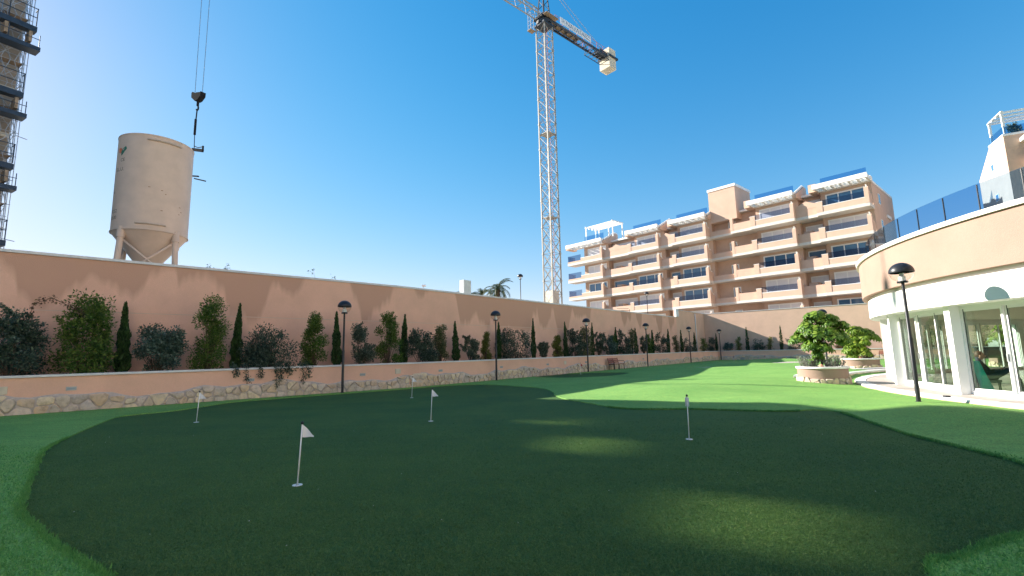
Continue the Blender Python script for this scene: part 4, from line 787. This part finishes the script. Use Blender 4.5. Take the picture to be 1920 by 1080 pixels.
for (n_, a, b) in BAYS:                                          # roof edge: pergola beams, terrace parapet, glass
    p = MB(); p.box(a-.2, b+.1, -.35, -.05, TOP, TOP+.62); p.box(a-.2, b+.1, 1.5, 2.4, TOP, TOP+.62); k = 6
    for j in range(k+1): x = a-.2+(b-a)*j/k; p.box(x, x+.28, -.05, 1.5, TOP+.02, TOP+.5)
    p.build('pergola_beam', 'white', ap)
    if n_ != 'A': MB().box(a+.3, b-.3, 1.7, 1.72, TOP+.62, TOP+1.85).build('roof_glass', 'blueglass', ap)
    MB().box(a-.9, a-.0, .6, 3.0, TOP-.1, TOP+1.0).build('roof_post', 'apt', ap)
    if n_ == 'E': continue
    MB().extr([(0, 0), (4.5, 0), (4.5, 2.2), (3.6, 2.25), (.4, .6), (0, .5)], lambda q: (b-.1, q[0]+.3, TOP-.3+q[1]), lambda q: (b+.35, q[0]+.3, TOP-.3+q[1])).build('stepped_fin', 'apt', ap)
    cp = MB(); cp.bar((b+.125, .7, TOP+.33), (b+.125, 3.9, TOP+1.98), .52, .1, (1, 0, 0)); cp.bar((b+.125, 3.9, TOP+1.97), (b+.125, 4.85, TOP+1.97), .53, .1, (1, 0, 0)); cp.build('fin_cap', 'white', ap)
MB().box(-1.3, 46, 2.4, 13.8, TOP+.02, TOP+.3).build('roof', 'white', ap)
MB().box(25.2, 29.4, 1.5, 7, TOP-1, 26.1).build('stair_tower', 'apt', ap); MB().box(25.1, 29.5, 1.4, 7.1, 26.1, 26.5).build('tower_cap', 'white', ap)
p = MB()
for x in (.8, 4.0, 7.2):
    for y in (.4, 3.4): p.box(x-.09, x+.09, y-.09, y+.09, TOP+.5, 25.3)
for y in (.4, 1.4, 2.4, 3.4): p.box(.6, 7.4, y-.1, y+.1, 25.3, 25.5)
for x in (.8, 7.2): p.box(x-.1, x+.1, .2, 3.6, 25.5, 25.62)
p.build('roof_pergola', 'white', ap); MB().box(.6, 5.2, .12, .15, TOP+.62, TOP+1.6).build('roof_glass', 'blueglass', ap)
for z in FLO[1:]:
    wo = MB().box(45.95, 46.02, 5.0, 5.9, z+1.2, z+2.6).build('window', 'frame', ap); MB().box(46.02, 46.03, 5.08, 5.82, z+1.28, z+2.52).build('pane', 'win', wo)
    MB().box(45.94, 46.1, 8.8, 11.0, z, z+.4).build('end_band', 'white', ap)
# added unseen blocks out of frame: sunlit, they throw warm light on shaded walls
ap2 = copy_tree(ap); ap2.location = (10.5, -9.5, 0); ap2.scale = (1.3, 1.3, 1.6); ap2['label'] = 'added unseen apartment block bouncing sunlight, opposite the scaffolded building'
ap2.rotation_euler = (0, 0, math.atan2(-.88, -.47))
ap3 = copy_tree(ap); ap3.location = (66, 17, 0); ap3.rotation_euler = (0, 0, math.atan2(-.88, -.47)); ap3.scale = (1.3, 1.3, 1.6); ap3['label'] = 'added unseen cream block bouncing sunlight, beyond the round pavilion roof terrace'; ap2['label'] = 'added unseen cream block bouncing sunlight, opposite the scaffolded building'
mat['bouncecream'] = plaster('cream bounce plaster', (.80, .64, .50))  # pale coat for the added blocks, strengthens their bounced light
for o in bpy.data.objects:
    if o.parent in (ap2, ap3) and o.type == 'MESH' and o.data.materials[0] == mat['apt']: o.material_slots[0].link = 'OBJECT'; o.material_slots[0].material = mat['bouncecream']
# ------------------------------------------------------------------ second block on the right
b2 = thing('apartment_building', 'pale peach block with a white roof pergola rising behind the pavilion', 'building', (53.2, 48, 0), math.atan2(-.45, .89))
MB().extr([(0, 0), (7, 0), (7, 20.6), (3.4, 23.4), (0, 23.4)], lambda q: (0, q[0], q[1]), lambda q: (16, q[0], q[1])).build('wall', 'apt', b2)
MB().box(-.06, 16, -.06, 3.4, 23.4, 23.62).build('roof_cap', 'white', b2); MB().box(.1, .13, .2, 3.3, 23.62, 24.5).box(.2, 16, .1, .13, 23.62, 24.5).build('roof_glass', 'blueglass', b2)
p = MB()
for x in (.25, 4.5, 9):
    for y in (.25, 3.2): p.box(x-.1, x+.1, y-.1, y+.1, 23.62, 26.0)
for y in (.25, 1.3, 2.3, 3.2): p.box(.1, 12, y-.1, y+.1, 26.0, 26.2)
for x in (.25, 9): p.box(x-.1, x+.1, .1, 3.4, 26.2, 26.3)
p.build('roof_pergola', 'white', b2)
for z in (12.6, 16.1, 19.6):
    MB().box(1.6, 12, -1.3, .0, z, z+.42).build('balcony_slab', 'slabw', b2); MB().box(1.62, 12, -1.28, -1.1, z+.42, z+1.1).box(1.62, 1.8, -1.1, 0, z+.42, z+1.1).build('parapet', 'apt', b2); MB().box(1.6, 12, -1.3, -1.07, z+1.1, z+1.18).build('parapet_cap', 'white', b2); MB().box(1.7, 12, -1.2, -1.18, z+1.18, z+2.0).box(1.68, 1.7, -1.2, 0, z+1.18, z+2.0).build('balcony_glass', 'aptrail', b2)
    wo = MB().box(2.6, 6.6, -.1, 0, z+.5, z+3.0).build('window', 'frame', b2); MB().box(2.75, 6.45, -.13, -.1, z+.6, z+2.85).build('pane', 'win', wo)
    wo = MB().box(-.05, 0, 2.9, 3.6, z+1.0, z+1.8).build('window', 'frame', b2); MB().box(-.07, -.05, 2.98, 3.52, z+1.07, z+1.73).build('pane', 'win', wo)
MB().box(1.2, 12, -1.5, 0, 22.5, 22.9).build('pergola_beam', 'white', b2)
t = bush('roof_plant', 'dark plant on the roof terrace of the pale block', 'plant', (54.6, 48.1, 23.65), 1.3, 1.6, 'bush', 900, 1200, .16)

# ------------------------------------------------------------------ tower crane
CM = Vector((5.42, 62.0, 3.4)); JD = math.atan2(.66, .75)           # counter jib heading
cr = thing('tower_crane', 'tall cream lattice tower crane with dark counter jib and concrete ballast', 'crane', CM, JD)
hm = 44.3; sec = 12; hs = hm/sec; w = .82
ms = MB()
for sx_ in (-w, w):
    for sy_ in (-w, w): ms.bar((sx_, sy_, 0), (sx_, sy_, hs), .15)
k = 2; cz = [(-w, -w), (w, -w), (w, w), (-w, w)]
for f in range(4):
    (x0, y0), (x1, y1) = cz[f], cz[(f+1) % 4]
    for j in range(k):
        za_, zb_ = hs*j/k, hs*(j+1)/k; ms.tube((x0, y0, za_), (x1, y1, zb_), .042, 5); ms.tube((x1, y1, za_), (x0, y0, zb_), .042, 5); ms.tube((x0, y0, za_), (x1, y1, za_), .035, 5)
for sx_ in (-w, w):
    for sy_ in (-w, w): ms.box(sx_-.11, sx_+.11, sy_-.11, sy_+.11, -.12, .12)
sm = ms.mesh('mast_section', 'crane'); ld = MB()
for s in (-.2, .2): ld.bar((.35, s, 0), (.35, s, hs), .035)
for j in range(10): ld.bar((.35, -.2, hs*j/10), (.35, .2, hs*j/10), .02)
lm = ld.mesh('ladder', 'red')
for j in range(sec): m_ = put('mast_section', sm, cr, (0, 0, hs*j), 0); put('ladder', lm, m_, (0, 0, 0), 0)
for zz in (3.8, 16.0, 28): MB().box(-w, w, -w, w, zz, zz+.06).build('rest_platform', 'crane', cr)
MB().box(-.75, .3, -w-.02, -w+.02, 3.9, 6.0).box(-w-.02, -w+.02, -.75, .75, 3.9, 6.0).build('mast_sheet', 'cream', cr); MB().box(-.7, .7, w, w+.04, .6, 3.4).build('mast_sheet', 'cream', cr)
zc = hm
MB().box(-1.0, 1.0, -1.0, 1.0, zc, zc+.35).lathe([(1.15, zc+.35), (1.15, zc+.75), (.9, zc+.8), (.9, zc+1.1)], 20).build('slewing_ring', 'cranedark', cr); MB().box(-1.1, 1.1, -1.05, 1.05, zc+1.1, zc+1.45).build('turntable', 'cranedark', cr)
hd_ = MB()
for x, y in ((-.7, -.6), (.7, -.6), (.7, .6), (-.7, .6)): hd_.bar((x, y, zc+1.4), (x*.2, y*.2, zc+8.5), .13)
for j in range(5):
    f0, f1 = 1-.8*j/5, 1-.8*(j+1)/5; h0, h1 = zc+1.4+7.1*j/5, zc+1.4+7.1*(j+1)/5
    for s in (-1, 1): hd_.tube((-.7*f0, s*.6*f0, h0), (.7*f1, s*.6*f1, h1), .05, 5); hd_.tube((s*.7*f0, -.6*f0, h0), (s*.7*f1, .6*f1, h1), .05, 5)
hd_.build('tower_head', 'cranedark', cr)
cb = MB()
for x in (-1.75, -1.15):
    for y in (.95, 1.5): cb.bar((x, y, zc-.4), (x, y, zc+2.2), .05)
for zz in (-.4, .25, .9, 1.55, 2.2):
    for x in (-1.75, -1.15): cb.bar((x, .95, zc+zz), (x, 1.5, zc+zz), .04)
    for y in (.95, 1.5): cb.bar((-1.75, y, zc+zz), (-1.15, y, zc+zz), .04)
cb.build('access_cage', 'steel', cr); MB().box(-1.85, -.9, .9, 1.6, zc-.5, zc-.4).build('cage_floor', 'plank', cr)
MB().box(-1.2, 1.3, -1.7, -1.02, zc+1.0, zc+1.08).build('side_platform', 'plank', cr)
zj = zc+1.25; cj = MB()
for s in (-.62, .62): cj.bar((.9, s, zj), (15.6, s, zj), .16, .34)
for j in range(13): cj.bar((1.2+j*1.15, -.62, zj), (1.2+j*1.15, .62, zj), .1, .16)
for j in range(6): cj.tube((1.2+j*2.3, -.62, zj), (3.5+j*2.3, .62, zj), .045, 5)
cj.bar((10.0, -.9, zj-.7), (15, -.9, zj-.7), .08); cj.bar((10.0, .9, zj-.7), (15, .9, zj-.7), .08)
for j in range(7): cj.bar((10+j*.8, -.9, zj-.7), (10+j*.8, .9, zj-.7), .07); 
for x in (10, 15):
    for s in (-.9, .9): cj.bar((x, s, zj-.7), (x, s*.7, zj), .06)
cj.build('counter_jib', 'cranedark', cr); MB().box(1.2, 7.5, -.5, .5, zj+.17, zj+.2).build('walkway', 'plank', cr); MB().box(12.2, 15.2, -.55, .55, zj+.19, zj+.7).build('winch', 'cranedark', cr)
rl = MB()
for s in (-.75, .75):
    for j in range(9): rl.bar((1.5+j*1.6, s, zj), (1.5+j*1.6, s, zj+1.15), .04)
    for zz in (.6, 1.15): rl.bar((1.5, s, zj+zz), (14.3, s, zj+zz), .035)
rl.build('handrail', 'red', cr)
for j in range(5): MB().box(14.0+j*.36, 14.30+j*.36, -1.0, 1.0, zj-1.9, zj+1.5).build('counterweight', 'concrete', cr, bevel=.03)
cs_ = MB(); cs_.bar((13.8, -1.15, zj), (16.1, -1.15, zj), .14, .3); cs_.bar((13.8, 1.15, zj), (16.1, 1.15, zj), .14, .3); cs_.bar((16.0, -1.15, zj), (16.0, 1.15, zj), .14, .3); cs_.build('ballast_frame', 'cranedark', cr)
bn = MB().box(2.6, 9.6, -.86, -.83, zj+.25, zj+1.3).build('banner', 'banner', cr)
tm = text_mesh('> NAVASAEZ', 1.0, 'ink'); 
for v in tm.vertices: v.co.x *= 1.1
to = bpy.data.objects.new('banner_lettering', tm); col.objects.link(to); to.parent = bn; to.location = (6.1, -.868, zj+.78); to.rotation_euler = (R(90), 0, 0)
tie = MB()
for s in (-.3, .3): tie.tube((0, s*.3, zc+8.4), (14.2, s*1.6, zj+.2), .035, 6); tie.tube((0, s*.3, zc+8.4), (-18, s, zj+1.3), .035, 6); tie.tube((0, s*.3, zc+8.4), (-38, s, zj+1.3), .035, 6)
tie.build('tie_bar', 'steel', cr)
jb = MB(); nj = 26; Lj = 50.0
for s in (-.6, .6): jb.bar((-1, s, zj-.1), (-1-Lj, s, zj-.1), .12)
jb.bar((-1, 0, zj+1.2), (-1-Lj, 0, zj+1.2), .12)
for j in range(nj):
    x0, x1 = -1-Lj*j/nj, -1-Lj*(j+1)/nj; xm = (x0+x1)/2
    for s in (-.6, .6): jb.tube((x0, s, zj-.1), (xm, 0, zj+1.2), .04, 5); jb.tube((xm, 0, zj+1.2), (x1, s, zj-.1), .04, 5)
    jb.tube((x0, -.6, zj-.1), (x0, .6, zj-.1), .035, 5); jb.tube((x0, -.6, zj-.1), (x1, .6, zj-.1), .03, 5)
jb.build('jib', 'crane', cr)
# trolley, rope and hook: they belong to the crane
HK = T(cr).inverted() @ Vector((-24.93, 35.3, 22.4)); hx, hy, hz = HK
MB().box(hx-.7, hx+.7, hy-.7, hy+.7, zj-.55, zj-.2).build('trolley', 'cranedark', cr)
e1 = (T(cr).inverted().to_3x3() @ Vector((.86, -.5, 0)))*.58
rp_ = MB()
for s in (-1, 1): rp_.tube((hx+e1.x*s*1.35, hy+e1.y*s*1.35, zj-.4), (hx+e1.x*s, hy+e1.y*s, hz+.2), .022, 5)
rp_.build('hoist_rope', 'steel', cr)
ex = e1.normalized(); ey = Vector((-ex.y, ex.x, 0))
def hp_(u, z, d=0): return Vector((hx, hy, hz))+ex*u+ey*d+Vector((0, 0, z))
MB().extr([(-.72, .45), (-.55, .5), (-.1, .25), (.1, .25), (.6, .12), (.72, .15), (.68, -.2), (.25, -.42), (-.12, -.42), (-.7, .05)], lambda q: hp_(q[0], q[1], -.2), lambda q: hp_(q[0], q[1], .2)).build('hook_block', 'forkblack', cr)
MB().tube(hp_(0, -.4), hp_(0, -.8), .09, 8).path([hp_(.0, -.8), hp_(.12, -.95), hp_(.1, -1.12), hp_(-.06, -1.18), hp_(-.16, -1.05)], .06, 8).build('hook', 'forkblack', cr)
fk = thing('pallet_fork', 'dark crane fork hanging from the hook behind the silo', 'crane fork', (-24.93, 35.3, 15.0), math.atan2(-.5, .86))
def fz(z): return z-15.0
MB().path([(-.05, 0, fz(21.2)), (-.1, 0, fz(20.6)), (-.15, 0, fz(20.0))], .05, 6).tube((-.15, 0, fz(20.5)), (-.15, 0, fz(19.2)), .09, 8).tube((-.15, 0, fz(19.2)), (-.05, 0, fz(17.9)), .03, 6).build('sling', 'forkblack', fk)
MB().bar((-.3, 0, fz(18.0)), (1.3, 0, fz(17.5)), .14, .22).bar((1.28, 0, fz(17.5)), (1.28, 0, fz(17.9)), .1).path([(.0, 0, fz(18.2)), (.5, 0, fz(17.95)), (1.2, 0, fz(17.85))], .03, 6).build('top_arm', 'forkblack', fk)
MB().bar((-.3, 0, fz(18.0)), (-.5, 0, fz(15.4)), .16, .2).build('mast', 'forkblack', fk)
for s, l_ in ((-.4, 1.75), (.4, 1.15)): MB().bar((-.5, s, fz(15.75)), (l_, s, fz(15.2)), .12, .09).build('tine', 'forkblack', fk)

# ------------------------------------------------------------------ silo
si = thing('mortar_silo', 'beige steel mortar silo on legs standing behind the tall wall', 'silo', (-18.94, 24.0, 3.4), math.atan2(-24.0, 18.94)); zb, zt, sr = 7.89-3.4, 12.86-3.4, 1.62
MB().lathe([(.001, zb-2.15), (.14, zb-2.15), (.17, zb-2.0), (sr-.02, zb-.0)], 64).build('cone', 'silo', si, 60)
MB().lathe([(sr, zb), (sr+.035, zb+.0), (sr+.035, zb+.05), (sr, zb+.06), (sr, zt-.05), (sr+.02, zt-.05), (sr+.02, zt), (sr-.02, zt+.01), (.001, zt+.25)], 96).build('shell', 'silo', si, 40)
def wrap(me, a0, z):
    for v in me.vertices: ang = a0+v.co.x/sr; v.co = Vector(((sr+.006)*math.cos(ang), (sr+.006)*math.sin(ang), z+v.co.y))
    return me
def scyl(a, z, r=sr): return Vector((r*math.cos(R(a)), r*math.sin(R(a)), z))
for a in (-48, 42, 132, 222):
    lg = MB(); lg.tube(scyl(a, 0, 1.82), scyl(a, zb+.05, 1.52), .13, 14).tube(scyl(a, zb-.4, 1.56), scyl(a, zb+.14, 1.52), .17, 14); lg.build('leg', 'silo', si, 40); MB().box(-.18, .18, -.18, .18, 0, .03).build('foot_plate', 'silod', si).location = scyl(a, 0, 1.82)
for a, b in ((-48, 42), (42, 132), (132, 222), (222, 312)): MB().tube(scyl(a, zb-.4, 1.58), scyl(b, zb-2.5, 1.7), .05, 8).tube(scyl(b, zb-.4, 1.58), scyl(a, zb-2.5, 1.7), .05, 8).build('brace', 'silo', si, True)
# camera sees the face around local angle 0
for a0, a1, z, rr_ in ((-14, 36, zt-.28, .05), (-22, 20, zb+.32, .045)):
    MB().path([scyl(a0+(a1-a0)*k/12, z, sr+.04) for k in range(13)], rr_, 8).build('rail', 'silod', si, 40)
    for a in (a0, a1): MB().bar(scyl(a, z, sr-.02), scyl(a, z, sr+.09), .06).build('rail_bracket', 'silod', si)
for txt, a, z, s in (('CE', -56, zt-1.38, .24), ('S.L.U.', -62, zt-1.86, .27), ('est', -74, zt-3.0, .2), ('32.52', -68, zb+.95, .24), ('20.00', -68, zb+.62, .24)):
    o = bpy.data.objects.new('stencil_lettering', wrap(text_mesh(txt, s, 'inkd'), R(a), z)); link(o, si)
def mark(pts, m, a, z): 
    mb = MB(); n = len(pts); k = 6; ps = [pts[i] for i in range(n)]; mb.add([tuple(Vector(((sr+.006)*math.cos(R(a)+x/sr), (sr+.006)*math.sin(R(a)+x/sr), z+y))) for x, y in ps], [tuple(range(n))]); return mb.build('painted_mark', m, si)
mark([(-.2, .1), (-.02, .12), (.1, .02), (.0, -.2), (-.16, -.12)], 'orange', -63, zt-.82); mark([(.06, -.32), (.12, -.3), (.42, .02), (.34, .16), (.14, .04), (.02, -.12)], 'greenm', -63, zt-.82)
rs_ = random.Random(6)
for k in range(7):
    x, y = rs_.uniform(-.1, .1), 0; L_ = rs_.uniform(.03, .14); mark([(0, 0), (L_, .01), (L_*.9, .03), (L_*.2, .04)], 'rust', rs_.uniform(-35, 60), zb+rs_.uniform(.5, 2.6))
MB().lathe([(.16, zb-2.1), (.16, zb-2.5), (.25, zb-2.55), (.25, zb-3.1), (.12, zb-3.2), (.001, zb-3.2)], 16).build('outlet', 'silod', si, True)

# ------------------------------------------------------------------ building under scaffolding (left), casts the long shade on the green
SP = Vector((-40.07, 35.94, 0)); fdir = Vector((-.5, -.866, 0)); nrm = Vector((.866, -.5, 0))
ub = thing('unfinished_building', 'raw rendered tall building behind the scaffolding', 'building', SP-nrm*1.5, math.atan2(.866, .5))   # local x points back to the corner
XL, HT, DP = 66.0, 34.0, 5.0
V_ = Vector((SUN_H.x, SUN_H.y, -SUN_T)); IM = T(ub).inverted(); IV = IM.to_3x3() @ V_
def hole_at(x, y, z=0): # where the sun ray that ends on the turf crosses the facade plane, local y = -0 front
    p = IM @ Vector((x, y, z)); t_ = p.y/IV.y; return p-IV*t_, t_
HO = []  # openings added to let sun through and form the light patches on the turf
for (x, y, wd, ht) in ((1.0, 10.55, 1.1, .62), (1.25, 7.75, 1.2, .62), (2.2, 4.25, 1.3, .74)):
    h_, _ = hole_at(x, y); HO.append((h_.x-wd/2, h_.x+wd/2, h_.z-ht/2, h_.z+ht/2))
def holed(y0, y1, dz, grow):
    mb = MB(); zs = 0.0; hs_ = sorted([(a-grow, b+grow, c+dz-grow, d+dz+grow) for a, b, c, d in HO], key=lambda h: h[2]); xs = sorted({-XL, -.0}|{h[0] for h in hs_}|{h[1] for h in hs_})
    for x0, x1 in zip(xs, xs[1:]):
        cut = sorted([(h[2], h[3]) for h in hs_ if h[0] < (x0+x1)/2 < h[1]]); z = 0.0
        for c, d in cut: mb.box(x0, x1, y0, y1, z, c); z = d
        mb.box(x0, x1, y0, y1, z, HT)
    return mb
holed(.0, .3, 0, 0).build('front_wall', 'raw', ub); slope = -IV.z/abs(IV.y)
holed(DP, DP+.3, slope*DP, .35).build('rear_wall', 'raw', ub)
MB().box(-XL, 0, .3, DP, HT-.3, HT-.02).build('roof', 'raw', ub); MB().box(-.3, 0, .3, DP, 0, HT-.31).build('end_wall', 'raw', ub)
mat['patchtint'] = glass('light patch tint', (.72, .70, .56), .3)  # added tint, weakens the sun that makes those light patches
for a, b, c, d in HO: MB().box(a, b, .12, .14, c, d).build('patch_light_pane', 'patchtint', ub)
for zz in range(6, 30, 4): MB().box(-3, -.02, -.06, 0, zz+1.9, zz+2.25).build('floor_band', 'concrete', ub)
for zz in ():
    for x in (-2.7,): wo = MB().box(x, x+1.9, -.04, 0, zz+2.5, zz+5).build('window', 'frame', ub); MB().box(x+.1, x+1.8, -.05, -.04, zz+2.6, zz+4.9).build('pane', 'win', wo)
sf = thing('scaffold', 'galvanised scaffold with timber decks and dark blue work platforms on the unfinished building', 'scaffold', SP, math.atan2(.866, .5))
nb = 2; st = MB(); lg = MB(); dg = MB()
for i in range(nb+1):
    x = -i*1.55-.05
    for y in (.0, .95): MB().tube((x, y+.1, 3.4), (x, y+.1, 33.6), .035, 6).build('standard', 'steel', sf)
for k in range(15):
    z = 4.0+k*2.0
    for y in (.1, 1.05): lg.tube((-3.4, y, z), (.25, y, z), .028, 5); lg.tube((-3.4, y, z+1.0), (.12, y, z+1.0), .022, 5)
    for i in range(nb+1): lg.tube((-i*1.55-.05, .0, z), (-i*1.55-.05, 1.3, z), .026, 5)
    for i in range(nb): x = -i*1.55-.05; s = (i+k) % 2; dg.tube((x, .08, z+(2 if s else 0)), (x-1.55, .08, z+(0 if s else 2)), .024, 5); dg.tube((x, 1.07, z+(0 if s else 2)), (x-1.55, 1.07, z+(2 if s else 0)), .024, 5)
    dg.tube((-.05, .1, z), (-.05, 1.05, z+2), .024, 5)
    for i in range(5): x = -i*.78; dg.tube((x, .05, z), (x-.55, .05, z+2), .022, 5); dg.tube((x-.55, .02, z), (x, .02, z+2), .022, 5)
    dg.tube((.02, .0, z), (.02, .0, z+2), .03, 5); dg.tube((.3, .5, z), (.3, .5, z+2), .028, 5)
    if k % 2: 
        for j in range(4): MB().box(-3.3, .0, .16+j*.22, .36+j*.22, z+.03, z+.075).build('plank', 'plank', sf)
        for j in range(1): dg.bar((-1.2-j*3, .55, z-2), (-2.9-j*3, .55, z), .4, .05)
lg.build('ledgers', 'steel', sf); dg.build('diagonal_braces', 'steel', sf)
for k, (z, x1) in enumerate(((28.6, .35), (22.6, .05), (16.5, .0), (10.3, .1))):
    MB().box(-3, x1, -.75, -.02, z+.2, z+.65).build('work_platform', 'navy', sf); MB().box(-3, x1+.25, -1.1, -.0, z-1.55, z-1.2).build('lower_beam', 'navy', sf)
    g_ = MB()
    for j in range(2): g_.bar((x1-.08-j*1.6, -.72, z+.7), (x1-.08-j*1.6, -.72, z+2.3), .06)
    for zz in (1.45, 2.25): g_.bar((-3, -.72, z+zz), (x1-.05, -.72, z+zz), .055)
    g_.bar((x1-.05, -.72, z+2.25), (x1-.05, -.05, z+2.25), .05); g_.build('guard_rail', 'navy', sf)
    for j in range(2): MB().box(x1-.5-j*1.4, x1-.3-j*1.4, -1.05, -.1, z-.95, z-.05).build('bracket', 'plank', sf)
    h_ = MB()
    for j in range(2): h_.bar((x1+.15-j*1.8, -1.05, z-1.2), (x1+.15-j*1.8, -1.05, z-.15), .05)
    h_.bar((-3, -1.05, z-.55), (x1+.2, -1.05, z-.55), .045); h_.build('lower_rail', 'navy', sf)
for z in (19.8, 11.2): MB().tube((.0, .1, z), (.75, .1, z-.1), .03, 6).build('bracket_tube', 'steel', sf)
mb = MB(); 
for i in range(9):
    for j in range(5): mb.v.append((-2.6+j*.28, -.1+.12*math.sin(i*.8+j), 24.2-i*.75+.2*math.sin(j*1.3)))
mb.f = [(i*5+j, i*5+j+1, i*5+j+6, i*5+j+5) for i in range(8) for j in range(4)]; so = mb.build('dust_sheet', 'netting', sf, True); sm_ = so.modifiers.new('thick', 'SOLIDIFY'); sm_.thickness = .02

# ------------------------------------------------------------------ palms, box and twigs above the tall wall
def palm(loc, h, L, seed, label, n=22):
    t = thing('palm_tree', label, 'palm', loc); r = random.Random(seed); MB().lathe([(.2, 0), (.22, h*.3), (.24, h-.5), (.34, h-.2), (.3, h), (.001, h+.1)], 12).build('trunk', 'bark', t, True)
    for k in range(n):
        a = 2*math.pi*k/n+r.uniform(-.2, .2); e = R(r.choice((75, 55, 35, 15, -5, -30))+r.uniform(-10, 10)); fl = L*r.uniform(.8, 1.1); P = []; ang = e; p = Vector((0, 0, h)); seg = 10
        for i in range(seg+1): P.append(p.copy()); p = p+Vector((math.cos(a)*math.cos(ang), math.sin(a)*math.cos(ang), math.sin(ang)))*fl/seg; ang -= R(9+i*.6)
        mb = MB(); mb.path(P, .02, 4); sd_ = Vector((-math.sin(a), math.cos(a), 0))
        for i in range(1, seg+1):
            for f in (0, .33, .66):
                q = P[i-1].lerp(P[i], f); d = (P[i]-P[i-1]).normalized(); ll = fl*.24*math.sin(math.pi*min(1, (i+f)/(seg+1.6)))+.06
                for s in (-1, 1): e_ = q+(sd_*s*.8+d*.6+Vector((0, 0, -.3+r.uniform(-.12, .12)))).normalized()*ll; mb.add([q-d*.03, q+d*.03, e_], [(0, 1, 2)])
        mb.build('frond', 'palm', t)
    return t
palm((-1.72, 56, 3.4), 5.6, 2.6, 1, 'palm with arching fronds rising above the tall wall beside the street lamp', 26)
palm((-4.0, 60, 3.4), 5.2, 2.5, 2, 'palm with spiky fronds between the white box and the arching palm')
palm((-7.4, 58, 3.4), 4.6, 2.3, 3, 'low dark green palm crown just clearing the tall wall')
palm((-.25, 62, 3.4), 4.2, 1.4, 4, 'tiny palm crown below the street lamp behind the wall', 14)
t = thing('equipment_box', 'white louvred equipment box standing on the tall wall', 'equipment box', (-2.72, 27.25, 4.9), math.atan2(d2[1], d2[0])); MB().box(-.3, .3, -.16, .2, .0, .82).build('housing', 'ac', t, bevel=.01)
for k in range(6): MB().box(.302, .31, -.1, .14, .12+k*.1, .17+k*.1).build('louvre', 'steel', t)
t = thing('roof_frame', 'small dark metal frame showing above the wall before the apartments', 'frame', (12.6, 54, 3.4)); MB().bar((-.9, 0, 2.6), (.9, 0, 2.55), .05).bar((-.9, 0, 0), (-.9, 0, 2.65), .05).bar((.9, 0, 0), (.9, 0, 2.7), .05).bar((-.3, 0, 2.2), (-.3, 0, 2.6), .05).bar((-.5, .3, 2.85), (.9, .3, 2.8), .04).build('frame_bars', 'black', t)
for (x, y, hh, sd_) in ((-9.9, 24.0, 2.3, 1), (-13.2, 20.4, 2.0, 4)):
    t = thing('thin_sapling', 'sparse twig with a few leaves poking above the tall wall', 'plant', (x, y, 3.4), 0, 'twigs above the tall wall'); r = np.random.default_rng(sd_); st = MB(); C = []
    for k in range(5):
        q = Vector((r.uniform(-.7, .7), r.uniform(-.2, .2), hh*r.uniform(.85, 1.08))); st.tube((0, 0, 0), q, .008, 4, .004)
        for f in range(8): C.append(np.array(q)+r.normal(size=3)*.07)
    leaf_obj('leaves', np.array(C), .1, 'bush', t, 0, .5, None, 3); st.build('stems', 'twig', t)
